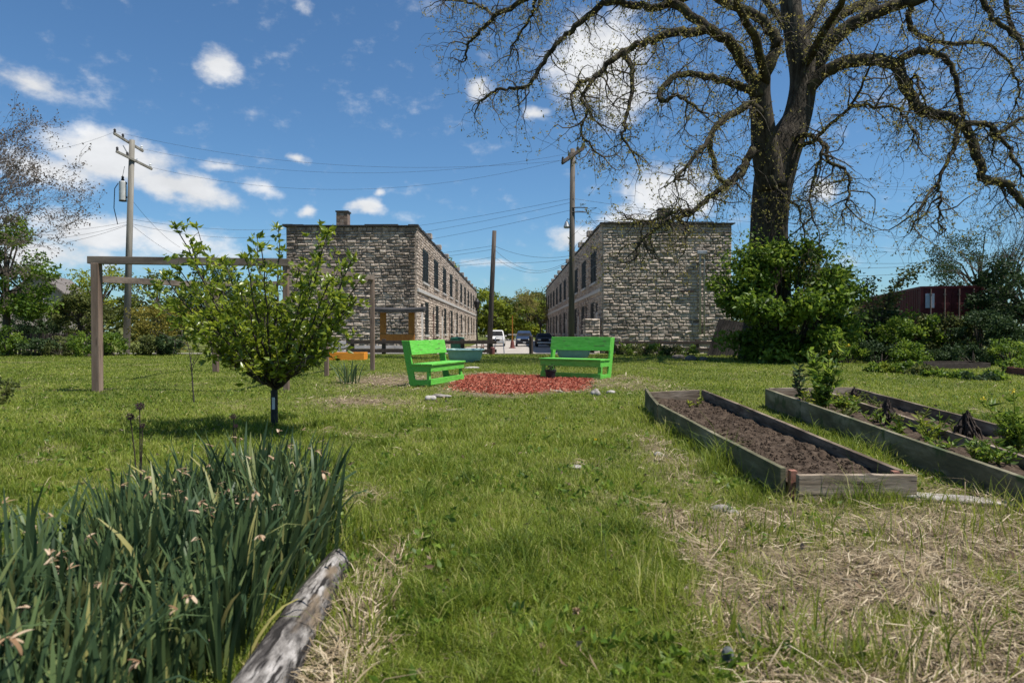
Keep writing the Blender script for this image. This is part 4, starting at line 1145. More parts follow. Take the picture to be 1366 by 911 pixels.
# ------------------------------------------------------------------ plants in the long beds
def weed(px, py, h, label, name='flowering_weed', flowers=0, mat='limeleaf', seed=1, zb=.13, nst=5, spread=.10, leaf=.09, cat='plant', group=None, nl=26):
    p = G(px, py, zb); r = empty(name, (p.x, p.y, zb)); rs = random.Random(seed); m = MB(); C, D, Y = [], [], []
    for k in range(nst):
        e = Vector((rs.gauss(0, spread), rs.gauss(0, spread), h * rs.uniform(.6, 1) if k else h)); s = Vector((rs.gauss(0, .03), rs.gauss(0, .03), 0)); c = s.lerp(e, .5) + Vector((rs.gauss(0, .02), rs.gauss(0, .02), 0))
        m.tube([s, c, e], [.007, .006, .003], 5, cap=False)
        for j in range(nl):
            t = rs.uniform(.08, .95); q = s.lerp(e, t); a = rs.uniform(0, 6.28)
            C.append(list(q)); D.append(list(Vector((math.cos(a), math.sin(a), rs.uniform(.0, .9))).normalized()))
        if flowers and k < 2: Y.append(e)
    m.build('stems', M['limeleaf'] if mat != 'darkleaf' else M['youngbark'], r)
    n = len(C); np_mesh('leaves', *leaf_arrays(np.array(C), np.array(D), leaf * RNG.uniform(.5, 1.3, n), leaf * .3 * RNG.uniform(.6, 1.3, n), RNG.uniform(0, 1, n)), M[mat], r)
    if Y:
        c = np.repeat(np.array([list(e) for e in Y]), 12, 0) + RNG.normal(0, .008, (12 * len(Y), 3))
        np_mesh('blossom', *leaf_arrays(c, unit(len(c), .3), .018, .013, RNG.uniform(0, 1, len(c))), M['yellow'], r)
    return tag(r, label, cat, group)
weed(1098, 548, .84, 'tall leafy plant with a yellow flower spike in the long weedy bed', flowers=1, seed=2, mat='shrubleaf', nst=12, spread=.12, leaf=.15)
weed(1070, 535, .54, 'dark leafy plant on a reddish stem at the back of the weedy bed', seed=3, mat='darkleaf', nst=4, leaf=.12)
weed(1356, 600, .50, 'plant with a yellow flower at the right edge of the picture', flowers=1, seed=4, mat='shrubleaf', nst=5, leaf=.10)
weed(1352, 600, .34, 'bushy green weed at the right edge in the narrow bed', seed=5, mat='shrubleaf', nst=7, leaf=.09)
rs_ = random.Random(77)
for i in range(24):
    t = rs_.random(); y = 4.2 + 6.1 * t ** .8; xl = 3.25 + (y - 3.2) * (.72 / 7.3); xr = 3.5 + (y - 3.2) * (1.26 / 7.3)
    x = rs_.uniform(xl + .05, xr - .04); zb = .13
    py_ = 442 + (CAM_H - zb) * 911 / y; px_ = 683 + x / y * 911
    weed(px_, py_, rs_.uniform(.08, .26), 'small green weed growing in the long weedy bed', 'garden_weed', seed=200 + i, mat=rs_.choice(['limeleaf', 'shrubleaf', 'shrubleaf', 'oliveleaf']), nst=4, spread=.08, leaf=.08, group='weeds in the long raised bed', nl=12)
for i in range(10):
    y = rs_.uniform(4.5, 10.2); xl = 3.75 + (y - 3.6) * (1.15 / 7.1); x = xl + rs_.uniform(.06, .35)
    weed(683 + x / y * 911, 442 + (CAM_H - .13) * 911 / y, rs_.uniform(.06, .18), 'thin weed growing in the narrow right bed', 'garden_weed', seed=260 + i, mat='oliveleaf', nst=3, spread=.07, leaf=.07, group='weeds in the narrow bed', nl=10)
weed(1000, 640, .05, 'tiny pale seedling', seed=9) if False else None
for i, (px_, py_, lab) in enumerate([(917, 543, 'tiny pale leaved seedling near the far end of the soil bed'), (935, 541, 'small yellowish seedling against the far end board of the soil bed')]):
    weed(px_, py_, .09, lab, 'seedling', seed=300 + i, mat='limeleaf', nst=2, spread=.03, leaf=.08, nl=5)

def dead_stump(px, py, h, w, label, seed):
    p = G(px, py, .13); r = MB(); rs = random.Random(seed)
    for k in range(52):
        a = rs.uniform(0, 6.28); q = rs.uniform(.1, 1); ht = h * (1.05 - .45 * q) * rs.uniform(.8, 1.08); o = w * .85 * q
        root = Vector((math.cos(a) * .01, math.sin(a) * .01, ht * rs.uniform(.1, .5)))
        top = Vector((math.cos(a) * o * .6, math.sin(a) * o * .6, ht))
        mid = Vector((math.cos(a) * o + rs.gauss(0, .012), math.sin(a) * o + rs.gauss(0, .012), ht * rs.uniform(.6, .85)))
        bot = Vector((math.cos(a) * o * 1.1 + rs.gauss(0, .02), math.sin(a) * o * 1.1 + rs.gauss(0, .02), ht * rs.uniform(.05, .55)))
        r.tube([root, top, mid, bot], [.006, .010, .012, .005], 4)
    r.tube([(0, 0, -.03), (0, 0, h * .9)], [.028, .022], 7)
    o = r.build('dead_plant', M['deadplant']); o.location = (p.x, p.y, .13)
    tag(o, label, 'dead plant', 'withered dark plants in the weedy bed')
dead_stump(1139, 535, .20, .09, 'smallest withered dark plant, farthest back in the weedy bed', 1)
dead_stump(1184, 566, .29, .10, 'middle withered dark plant drooping in the weedy bed', 2)
dead_stump(1290, 590, .30, .12, 'nearest withered dark plant drooping in the weedy bed', 3)

# small flowers on the lawn
def small_flower(px, py, h, col, label):
    p = G(px, py); r = empty('lawn_flower', (p.x, p.y, g(p.x, p.y))); m = MB(); m.tube([(0, 0, 0), (0, 0, h)], .0025, 4); m.build('stem', M['limeleaf'], r)
    n = 60; D = unit(n, .2); np_mesh('blossom', *leaf_arrays(np.array([0, 0, h]) + D * .004, D, .017, .008, RNG.uniform(0, 1, n)), M[col], r)
    tag(r, label, 'flower')
small_flower(794, 592, .05, 'yellow', 'single yellow dandelion on the lawn left of the soil bed')
small_flower(769, 834, .05, 'withered', 'pale dandelion seed ball low in the near lawn')

# ------------------------------------------------------------------ stone row houses
def stone_face(mb, o, u, nrm, W, H, z0, holes, rs, core=0, stain=None, course=.20):
    """Rock-faced blocks on a wall plane: o corner (2D), u along, nrm outward."""
    o, u, nrm = Vector((*o, 0)), Vector((*u, 0)), Vector((*nrm, 0))
    z = 0
    while z < H - .05:
        ch = min(course * rs.uniform(.72, 1.2), H - z)
        if H - z - ch < .12: ch = H - z
        x = 0
        while x < W - .02:
            bw = rs.uniform(.24, .66)
            if W - x - bw < .2: bw = W - x
            segs = [(x, x + bw)]
            for hx0, hx1, hz0, hz1 in holes:
                if hz0 < z + ch * .5 < hz1:
                    ns = []
                    for a, b in segs:
                        if b <= hx0 or a >= hx1: ns.append((a, b))
                        else:
                            if a < hx0 - .05: ns.append((a, hx0))
                            if b > hx1 + .05: ns.append((hx1, b))
                    segs = ns
            for a, b in segs:
                gp = .005; dep = .085 + rs.uniform(0, .05)
                zz0, zz1 = z0 + z + gp, z0 + z + ch - gp
                aa, bb = a + gp, b - gp
                if bb - aa < .05: continue
                ins = min(.05, (bb - aa) * .25); iz = min(.06, (zz1 - zz0) * .32)
                t = rs.gauss(.5, .19)
                if stain: t += stain((a + b) / 2, z + ch / 2)
                pt = lambda x_, z_, d_: o + u * x_ + nrm * d_ + Vector((0, 0, z_))
                j = lambda s: rs.uniform(-s, s)
                dm = dep
                v = [pt(aa, zz0, 0), pt(bb, zz0, 0), pt(bb, zz1, 0), pt(aa, zz1, 0),
                     pt(aa, zz0, .06 + j(.012)), pt(bb, zz0, .06 + j(.012)), pt(bb, zz1, .06 + j(.012)), pt(aa, zz1, .06 + j(.012)),
                     pt(aa + ins + j(.02), zz0 + iz * .8 + j(.015), dm + j(.03)), pt(bb - ins + j(.02), zz0 + iz * .8 + j(.015), dm + j(.03)),
                     pt(bb - ins + j(.02), zz1 - iz + j(.015), dm + j(.03)), pt(aa + ins + j(.02), zz1 - iz + j(.015), dm + j(.03))]
                mb.add(v, ((0,1,5,4),(1,2,6,5),(2,3,7,6),(3,0,4,7),(4,5,9,8),(5,6,10,9),(6,7,11,10),(7,4,8,11),(8,9,10,11)), min(1, max(0, t)))
            x += bw
        z += ch

def rowhouse(side, xi, xo, y0, y1, top, label, seed):
    """side=+1: street face looks to +x (left building); -1: looks to -x."""
    rs = random.Random(seed); zb = -.55
    x0, x1 = min(xi, xo), max(xi, xo)
    root = empty('stone_rowhouse', ((x0 + x1) / 2, y0, zb)); O = Vector(root.location)
    H = top - zb; L = y1 - y0; W = abs(xo - xi)
    units = 11; ul = L / units
    holes = []; wins = []
    for k in range(units):
        a = k * ul + .9
        # upper storey: a wide light in three; ground storey: a two-light window and a door
        a = k * ul + 2.7
        wins.append((a, a + 3.1, 5.1, 7.35, 'window'))
        wins.append((a + 1.1, a + 3.2, 1.45, 3.75, 'window'))
        wins.append((a - .75, a + .45, .55, 3.6, 'door'))
    holes = [(w[0], w[1], w[2], w[3]) for w in wins]
    mb = MB()
    mb.box(x0 - O.x, x1 - O.x, 0, L, 0, H - .252, .38)
    # stain shapes of soot on the end wall
    cxs = [rs.uniform(.25, .75) * W for _ in range(3)]
    def st_end(x, z):
        s = 0
        edge = W - .45 if side > 0 else .45
        if side > 0 and abs(x - (W - .35)) < .55: s -= .42 * (rs.random() < .72)
        if side > 0 and abs(x - .42 * W) < .5 and z > 4.6: s -= .38 * (rs.random() < .8)
        if side > 0 and x < .9 and z > 6: s -= .35
        s += .5 * (float(fbm(x * .7 + seed, z * .9, seed)) - .5) + .10 * (side < 0) - .09 * (side > 0)
        if z > H - .5: s -= .28
        return s
    def st_side(x, z): return .5 * (float(fbm(x * .3 + seed, z * .6, seed + 3)) - .5) + .12
    stone_face(mb, (x0 - O.x, 0), (1, 0), (0, -1), W, H - .25, 0, [], rs, stain=st_end)
    sx = (x1 if side > 0 else x0) - O.x
    stone_face(mb, (sx, 0), (0, 1), (side, 0), L, H - .25, 0, holes, rs, stain=st_side, course=.21)
    ox = (x0 if side > 0 else x1) - O.x
    mb2 = mb.build('wall', M['stone'], root)
    # parapet cap (in short worn lengths) and flat roof
    m = MB()
    def run(fixed0, fixed1, q0, q1, along_x):
        q = q0
        while q < q1 - .01:
            e = min(q1, q + rs.uniform(.5, 1.6)); e = q1 if q1 - e < .3 else e
            zt = H - .15 + rs.uniform(-.035, .05); d_ = rs.uniform(-.03, .02)
            if along_x: m.box(q + .002, e - .002, fixed0 - d_, fixed1, H - .25, zt)
            else: m.box(fixed0 - d_, fixed1 + d_, q + .002, e - .002, H - .25, zt)
            q = e
    run(-.22, .22, x0 - .20 - O.x, x1 + .20 - O.x, True); run(L - .22, L + .22, x0 - .20 - O.x, x1 + .20 - O.x, True)
    for xx in (x0, x1): run(xx - .20 - O.x, xx + .20 - O.x, .222, L - .222, False)
    m.build('parapet_cap', M['cap'], root)
    m = MB(); m.box(x0 + .23 - O.x, x1 - .23 - O.x, .23, L - .23, H - .24, H - .15); m.build('roof', M['cap'], root)
    for k in range(1, units):      # party wall upstands along the street parapet
        m = MB(); yy = k * ul; m.box(sx - .32, sx + .26, yy - .35, yy + .35, H - .128, H + .26); m.build('parapet_pier', M['stone'], root, .02)
    m = MB(); m.box(min(sx, sx + side * .2), max(sx, sx + side * .2), .05, L - .05, 4.25, 4.48); m.build('string_course', M['paleframe'], root, .02)
    # windows and doors in their openings
    def place(mb_, a0, a1, z0, z1, d0, d1, t=.5):
        mb_.box(min(sx + side * d0, sx + side * d1), max(sx + side * d0, sx + side * d1), a0, a1, z0, z1, t)
    for k, (a, b, z0, z1, kind) in enumerate(wins):
        if kind == 'window':
            f = MB(); nl = 3 if b - a > 2.5 else 2; lw = (b - a) / nl
            for i in range(nl + 1):
                c = a + i * lw; place(f, max(a, c - .06), min(b, c + .06), z0, z1, .004, .115)
            for i in range(nl):
                for q0, q1 in ((z0, z0 + .09), (z1 - .09, z1), ((z0 + z1) / 2 - .035, (z0 + z1) / 2 + .035)):
                    place(f, a + i * lw + .062, a + (i + 1) * lw - .062, q0, q1, .004, .10)
            fo = f.build('window', M['winframe'], root)
            p = MB(); place(p, a + .05, b - .05, z0 + .05, z1 - .05, .003, .078); p.build('pane', M['pane'] if rs.random() > .14 else M['greyboard'], fo)
            s = MB(); place(s, a - .08, b + .08, z0 - .15, z0 - .005, .03, .20); s.build('sill', M['paleframe'], fo, .01)
        else:
            f = MB(); place(f, a + .02, b - .02, z0 - .5, z1 - .6, .004, .075); d_ = f.build('door', M['door'] if k % 2 else M['paleframe'], root)
            f = MB(); place(f, a, b, z1 - .58, z1, .004, .06); f.build('transom', M['pane'], d_)
    # chimney
    cx = (x0 + W * (.42 if side > 0 else .49)) - O.x
    m = MB(); m.box(cx - .36, cx + .36, .35, 1.05, H - .14, H + .75, .5)
    for r_ in range(4):
        for c_ in range(3): m.box(cx - .37 + c_ * .25, cx - .14 + c_ * .25, .325, .35, H - .1 + r_ * .2, H + .08 + r_ * .2, rs.uniform(.1, .9))
    ch = m.build('chimney', M['brickred'], root)
    m = MB(); m.box(cx - .42, cx + .42, .29, 1.11, H + .752, H + .84); m.build('chimney_cap', M['cap'], ch)
    tag(root, label, 'building', 'rock faced row houses along the street')
    return root, O, H, W
lr = rowhouse(1, -6.2, -14.5, 44, 118, 8.12, 'left stone row house with dark stained corner and green framed windows', 3)
rr_ = rowhouse(-1, 5.85, 14.1, 44, 116, 8.28, 'right stone row house with a pale steel conduit on its end wall', 8)
def right_extras():
    root, O, H, W = rr_
    for px_, w_ in ((934, .07), (939.5, .05)):
        a = P(px_, 337, 43.75) - O; b = P(px_, 447, 43.75) - O
        m = MB(); m.tube([(a.x, -.26, a.z + .1), (a.x, -.25, a.z), (b.x, -.25, b.z)], w_, 8); m.build('conduit', M['galv'], root, smooth=True)
    p = P(936.5, 337, 43.7) - O; m = MB(); m.box(p.x - .32, p.x + .32, -.42, -.24, p.z - .1, p.z + .12); m.build('meter_box', M['galv'], root, .02)
    # short dark level bar on the end wall, left of the conduits
    a = P(908, 388, 43.75) - O; b = P(936, 350, 43.75) - O; c = P(926, 388.5, 43.75) - O
    m = MB(); m.beam((a.x, -.19, a.z), (c.x, -.19, c.z), .06, .12); m.build('dark_bar', M['darkwood'], root)
    # low porch wall on the street corner
    m = MB(); rs = random.Random(2); p0 = P(780, 425, 43); m.box(p0.x - O.x, -.6, -.25, .1, 0, p0.z - O.z, .1) if False else None
    x0 = P(781, 425, 43.6).x - O.x; x1 = 5.85 - O.x - .2
    zt = P(781, 425, 43.6).z - O.z
    m.box(x0, x1, -.05, .35, 0, zt, .1)
    stone_face(m, (x0, -.05), (1, 0), (0, -1), x1 - x0, zt, 0, [], rs)
    stone_face(m, (x0, -.05), (0, 1), (-1, 0), .4, zt, 0, [], rs)
    m.build('porch_wall', M['stone'], root)
right_extras()

# ------------------------------------------------------------------ kiosk, fences and yard objects
def kiosk():
    d = 38.0; a = P(511, 417, d); b = P(549, 417, d); cx = (a.x + b.x) / 2; z0 = g(cx, d); r = empty('notice_kiosk', (cx, d, z0))
    w = b.x - a.x; top = a.z - z0; pt = P(0, 447, d).z - z0; pb = P(0, 458, d).z - z0
    for s in (-1, 1):
        m = MB(); m.box(s * w / 2 - .17, s * w / 2 + .17, -.06, .06, pb, top); m.build('post', M['ochre'], r, .01)
        m = MB(); m.box(s * w / 2 - .06, s * w / 2 + .06, -.05, .05, -.05, pb - .003); m.build('leg', M['darkwood'], r, .01)
    m = MB(); m.box(-w / 2 - .17, w / 2 + .17, -.105, -.062, pt - .35, pt + .05); m.build('lower_panel', M['ochre'], r, .01)
    m = MB(); e0 = P(497, 415, d).x - cx; e1 = P(567, 415, d).x - cx; zt = P(0, 411, d).z - z0
    v = []
    for i in range(9):
        t = i / 8; x = e0 + (e1 - e0) * t; k = .06 * math.sin(t * math.pi)
        v += [(x, -.55, zt - .24 - k * .3), (x, .55, zt - .12 - k * .3), (x, -.55, zt - .05 + .02 - k), (x, .55, zt + .10 - k)]
    f = []
    for i in range(8):
        k = i * 4; q = k + 4; f += [(k, k+1, q+1, q), (k+2, q+2, q+3, k+3), (k, q, q+2, k+2), (k+1, k+3, q+3, q+1)]
    f += [(0, 2, 3, 1), (32, 33, 35, 34)]
    m.add(v, f); m.build('roof', M['cap'], r, .01)
    tag(r, 'open ochre notice frame with a dark roof in front of the left building', 'kiosk')
kiosk()

def rail_fence(pxs, d, top_px, rails, label, group, mat='darkwood', posts=True):
    x0, x1 = at(pxs[0], d)[0], at(pxs[-1], d)[0]; z0 = g(x0, d); r = empty('rail_fence', (x0, d, z0))
    h = P(0, top_px, d).z - z0
    if posts:
        for px_ in pxs:
            x = at(px_, d)[0] - x0; m = MB(); m.box(x - .10, x + .10, -.08, .08, -.1, h + .15); m.build('post', M[mat], r, .01)
    for py_ in rails:
        z = P(0, py_, d).z - z0; m = MB(); m.box(-.3, x1 - x0 + .3, -.135, -.083, z - .09, z + .09); m.build('rail', M[mat], r, .008)
    return tag(r, label, 'fence', group)
rail_fence([470, 512, 580, 617, 655], 36.0, 456, [456.5, 468], 'dark rail fence between the orange planter and the leaning pole', 'rail fences by the alley')
rail_fence([748, 790, 837, 880, 930, 958], 41.5, 456, [457, 466], 'dark rail fence along the foot of the right building', 'rail fences by the alley')
rail_fence([450, 500, 545], 41.0, 462, [457, 463, 469, 475], 'low faded white board fence below the left building', None, 'whiteboard')
def bollard(px, d, top, mat, label, w=.11):
    x, y = at(px, d); z0 = g(x, y); h = P(0, top, d).z - z0; r = MB()
    r.tube([(0, 0, -.1), (0, 0, h - .04), (0, 0, h)], [w, w, w * .7], 10)
    o = r.build('wooden_post', M[mat]); o.location = (x, y, z0); tag(o, label, 'post')
bollard(708.5, 36.3, 448, 'darkwood', 'dark wooden post standing by the gap near the blue car')
bollard(657, 35.2, 463, 'redwood', 'short red brown post at the foot of the leaning pole', .12)

def trough(px0, px1, py0, py1, d, label, rz=0.05):
    a, b = P(px0, py0, d), P(px1, py0, d); w = b.x - a.x; cx = (a.x + b.x) / 2; z1 = a.z; z0 = P(0, py1, d).z
    r = empty('planter_tub', (cx, d, 0), rz); hw = w / 2; m = MB()
    def ring(sx, sy, z): return [(sx * math.copysign(abs(math.cos(t)) ** .45, math.cos(t)), sy * math.copysign(abs(math.sin(t)) ** .45, math.sin(t)), z) for t in [2 * math.pi * k / 28 for k in range(28)]]
    rings = [ring(hw * .82, .30, z0 - .02), ring(hw * .88, .36, z0 + .08), ring(hw * .97, .44, z1 - .06), ring(hw * .95, .42, z1 - .06), ring(hw * .86, .34, z0 + .14)]
    v = [p for q in rings for p in q]; f = []
    for i in range(4):
        for k in range(28): f.append((i*28 + k, i*28 + (k+1) % 28, (i+1)*28 + (k+1) % 28, (i+1)*28 + k))
    f.append(tuple(range(27, -1, -1))); f.append(tuple(4*28 + k for k in range(28)))
    m.add(v, f); m.build('tub', M['teal'], r, smooth=False)
    m = MB(); m.tube([ring(hw, .46, z1 - .03)[k % 28] for k in range(29)], .04, 6); m.build('rim', M['tealrim'], r, smooth=True)
    m = MB(); m.box(-hw * .5, hw * .5, -.25, .25, min(0, z0) - .02, z0 - .022); m.build('foot', M['teal'], r)
    tag(r, label, 'planter', 'teal tubs behind the benches')
trough(596, 645, 465.5, 480, 26.0, 'teal plastic tub behind the left green bench')
trough(742, 788, 464.5, 476, 27.0, 'teal plastic tub seen through the back of the right bench')

def planter_box():
    d = 28.0; a = P(437, 470, d); b = P(488, 470, d); z0 = P(0, 482, d).z; r = empty('planter_box', ((a.x + b.x) / 2, d, min(z0, 0))); w = (b.x - a.x); h = a.z - z0 + (z0 - min(z0, 0))
    for nm, q in (('front_panel', (-w/2, w/2, -.35, -.31)), ('back_panel', (-w/2, w/2, .31, .35)), ('side_panel', (-w/2, -w/2 + .04, -.309, .309)), ('side_panel', (w/2 - .04, w/2, -.309, .309))):
        m = MB(); m.box(*q, 0, h); m.build(nm, M['orange'], r, .008)
    m = MB(); m.box(-w/2 + .042, w/2 - .042, -.308, .308, .0, h - .06); m.build('soil', M['soil'], r)
    tag(r, 'orange wooden planter box at the right of the timber frame', 'planter')
planter_box()

def pot():
    p = Vector((.93, 16.45)); r = empty('flower_pot', (p.x, p.y, g(p.x, p.y)))
    m = MB(); m.lathe([(.10, 0), (.13, .2), (.142, .2), (.142, .235), (.125, .235), (.115, .19)], n=18); m.build('pot', M['black'], r, smooth=False)
    n = 70; C = np.stack([RNG.normal(0, .07, n), RNG.normal(0, .07, n), RNG.uniform(.19, .33, n)], 1)
    np_mesh('plant', *leaf_arrays(C, unit(n, .4), .08, .03, RNG.uniform(0, 1, n)), M['darkleaf'], r)
    tag(r, 'black plastic flower pot in front of the right green bench', 'flower pot')
pot()

def bin_():
    x, y = at(610, 40); z0 = g(x, y); r = empty('garden_bin', (x, y, z0)); h = P(0, 452, 40).z - z0
    m = MB(); m.lathe([(.36, 0), (.42, h - .1), (.44, h - .1), (.44, h - .04), (.40, h)], n=18); m.build('body', M['greenbin'], r)
    m = MB(); m.lathe([(.45, h + .003), (.46, h + .04), (.3, h + .1), (.05, h + .12)], n=18); m.build('lid', M['greenbin'], r)
    tag(r, 'dark green bin behind the fence near the left building', 'bin')
bin_()

def picnic_table():
    x, y = at(630, 46); z0 = g(x, y); r = empty('picnic_table', (x, y, z0), .2)
    m = MB(); [m.box(-.95, .95, -.37 + k * .15, -.24 + k * .15, .70, .74, .3 + .1 * k) for k in range(5)]; m.build('table_top', M['greyboard'], r)
    for s in (-1, 1):
        m = MB(); m.box(-.95, .95, s * .72 - .13, s * .72 + .13, .42, .46); m.build('seat', M['greyboard'], r)
        m = MB()
        m.beam((s * .7, -.75, 0), (s * .7, -.2, .70), .04, .09); m.beam((s * .7, .75, 0), (s * .7, .2, .70), .04, .09); m.beam((s * .66, -.8, .38), (s * .66, .8, .38), .04, .09)
        m.build('leg', M['redwood'], r)
    tag(r, 'small wooden picnic table beside the left building', 'picnic table')
picnic_table()

def stand():
    x, y = at(666, 37.5); z0 = g(x, y); r = MB(); w = .20; h = P(0, 450, 37.5).z - z0
    for s in (-1, 1):
        r.tube([(-w, s * .02, h), (-w - .07, s * .25, 0)], .022, 6); r.tube([(w, s * .02, h), (w + .07, s * .25, 0)], .022, 6)
    r.tube([(-w, 0, h), (w, 0, h)], .025, 6); r.tube([(-w - .03, .12, h * .5), (w + .03, .12, h * .5)], .015, 6)
    o = r.build('trestle', M['galv']); o.location = (x, y, z0); tag(o, 'pale metal trestle standing in front of the white car', 'trestle')
stand()

def marker():
    x, y = at(683.5, 66); z0 = g(x, y); r = empty('marker_pole', (x, y, z0)); h = P(0, 421, 66).z - z0
    m = MB(); m.tube([(0, 0, 0), (0, 0, h)], [.07, .05], 8); m.build('pole', M['ochre'], r)
    m = MB(); m.lathe([(.34, 0), (.34, .06), (.22, .1), (.16, .6), (.12, .75)], n=14); m.build('base', M['redwood'], r)
    m = MB(); m.box(-.42, .42, -.03, .03, 1.28, 1.40); m.build('crossbar', M['paleframe'], r)
    tag(r, 'thin tan pole with a red base between the two cars', 'marker pole')
marker()

def lean_panel():
    d = 31.5; a = P(944, 470, d); b = P(985, 470, d); z = g(a.x, d); r = empty('slatted_panel', (a.x, d, z)); n = 13
    wid = b.x - a.x; H = P(0, 425, d).z - z
    for k in range(n):
        x = wid * k / (n - 1); m = MB(); m.beam((x, 0, -.02), (x + .75, .55, H - .02 * k), .115, .03, up=(0, 1, .3)); m.build('slat', M['slat'], r)
    for t in (.2, .8):
        m = MB(); m.beam((.75 * t - .05, .55 * t + .05, H * t), (wid + .75 * t + .05, .55 * t + .05, H * t), .03, .09); m.build('rail', M['slat'], r)
    tag(r, 'dark slatted fence panel leaning beside the big green shrub', 'fence panel')
lean_panel()
for i, (px_, py_, s_, lab) in enumerate([(905, 471, .28, 'dark rubble stone at the foot of the right building'), (922, 472, .34, 'large pale rubble stone below the steel conduit'), (938, 473, .25, 'rubble stone beside the leaning slatted panel')]):
    rock(px_, py_ + 8, s_ * .8, s_ * .5, s_ * .5, lab, tint=0)

# ------------------------------------------------------------------ container and house
def container():
    d = 30.0; c = P(1228, 382, d); top = c.z; ex = Vector((2.35, -.66, 0)).normalized(); ey = Vector((3.35, 12.0, 0)).normalized()
    z0 = top - 2.75; r = empty('shipping_container', (c.x, d, z0)); r.rotation_euler[2] = math.atan2(ex.y, ex.x)
    W, L, H = 2.44, 12.2, 2.75
    m = MB()
    nr = 44
    def wall_(x, sgn):
        v = []; f = []
        for k in range(nr * 4 + 1):
            yy = L * k / (nr * 4); o_ = .035 if (k % 4) in (0, 1) else 0
            v += [(x + sgn * o_, yy, .1), (x + sgn * o_, yy, H - .1)]
        for k in range(nr * 4): f.append((k*2, k*2+2, k*2+3, k*2+1))
        m.add(v, f)
    wall_(.04, -1); wall_(W - .04, 1)
    m.box(.0, W, .0, L, H - .1, H); m.box(.0, W, .0, L, 0, .1)
    for x in (0, W - .12):
        m.box(x, x + .12, -.004, .12, .101, H - .101); m.box(x, x + .12, L - .12, L + .004, .101, H - .101)
    m.box(.12, W - .12, L - .06, L - .02, .1, H - .1)
    m.build('body', M['container'], r)
    for s in (0, 1):
        x0 = .125 + s * (W - .25) / 2 + .004; x1 = x0 + (W - .25) / 2 - .008
        q = MB(); q.box(x0, x1, .03, .08, .105, H - .105)
        for k in range(5): q.box(x0 + .04, x1 - .04, .012, .03, .25 + k * .5, .5 + k * .5)
        dr = q.build('door', M['container'], r, .006)
        for t in (.25, .75):
            q = MB(); xx = x0 + (x1 - x0) * t; q.tube([(xx, -.02, .12), (xx, -.02, H - .12)], .028, 8)
            q.box(xx - .06, xx + .06, -.045, .012, 1.0, 1.07); q.box(xx - .05, xx + .05, -.04, .012, .3, .36); q.box(xx - .05, xx + .05, -.04, .012, H - .4, H - .34); q.build('locking_bar', M['rod'], dr)
    q = MB(); q.box(.20, .55, -.008, .008, H - .95, H - .32); q.build('notice', M['notice'], r)
    tag(r, 'dark red shipping container behind the hedge at right', 'container')
    m = MB()
container()

def house():
    d = 60.0; a = P(50, 372, d); x = a.x; z0 = g(x, d); r = empty('gabled_house', (x, d, z0), R(18)); rid = P(52, 366, d).z - z0 + .2; ev = rid - 2.6
    m = MB(); w, L = 3.0, 9.0
    m.add([(-w, 0, 0), (w, 0, 0), (w, 0, ev), (0, 0, rid - .15), (-w, 0, ev), (-w, L, 0), (w, L, 0), (w, L, ev), (0, L, rid - .15), (-w, L, ev)],
          [(0, 1, 2, 3, 4), (9, 8, 7, 6, 5), (0, 4, 9, 5), (1, 6, 7, 2)]); m.build('wall', M['siding'], r)
    m = MB()
    for s in (-1, 1):
        m.add([(0, -.4, rid), (0, L + .4, rid), (s * (w + .4), L + .4, ev - .3), (s * (w + .4), -.4, ev - .3), (0, -.4, rid - .16), (0, L + .4, rid - .16), (s * (w + .4), L + .4, ev - .46), (s * (w + .4), -.4, ev - .46)],
              [(0, 1, 2, 3), (7, 6, 5, 4), (0, 3, 7, 4), (1, 5, 6, 2), (3, 2, 6, 7)])
    m.build('roof', M['shingle'], r)
    f = MB(); f.box(-.5, .5, -.06, -.01, ev - .4, ev + .9); w_ = f.build('window', M['paleframe'], r); f = MB(); f.box(-.42, .42, -.075, -.062, ev - .32, ev + .82); f.build('pane', M['pane'], w_)
    tag(r, 'grey roofed gabled house behind the trees at far left', 'house')
house()
def wire_fence():
    d = 33.5; x0 = at(-60, d)[0]; x1 = at(150, d)[0]; r = empty('picket_fence', (x0, d, g(x0, d))); n = 40
    m = MB(); L = x1 - x0
    for k in range(n): m.box(L * k / n, L * k / n + .12, -.012, .012, .02, 1.05 + .05 * math.sin(k * 3))
    m.build('pickets', M['darkwood'], r)
    for z in (.3, .85):
        m = MB(); m.box(0, L, .014, .05, z, z + .08); m.build('rail', M['darkwood'], r)
    tag(r, 'dark picket fence under the trees at far left', 'fence')
wire_fence()

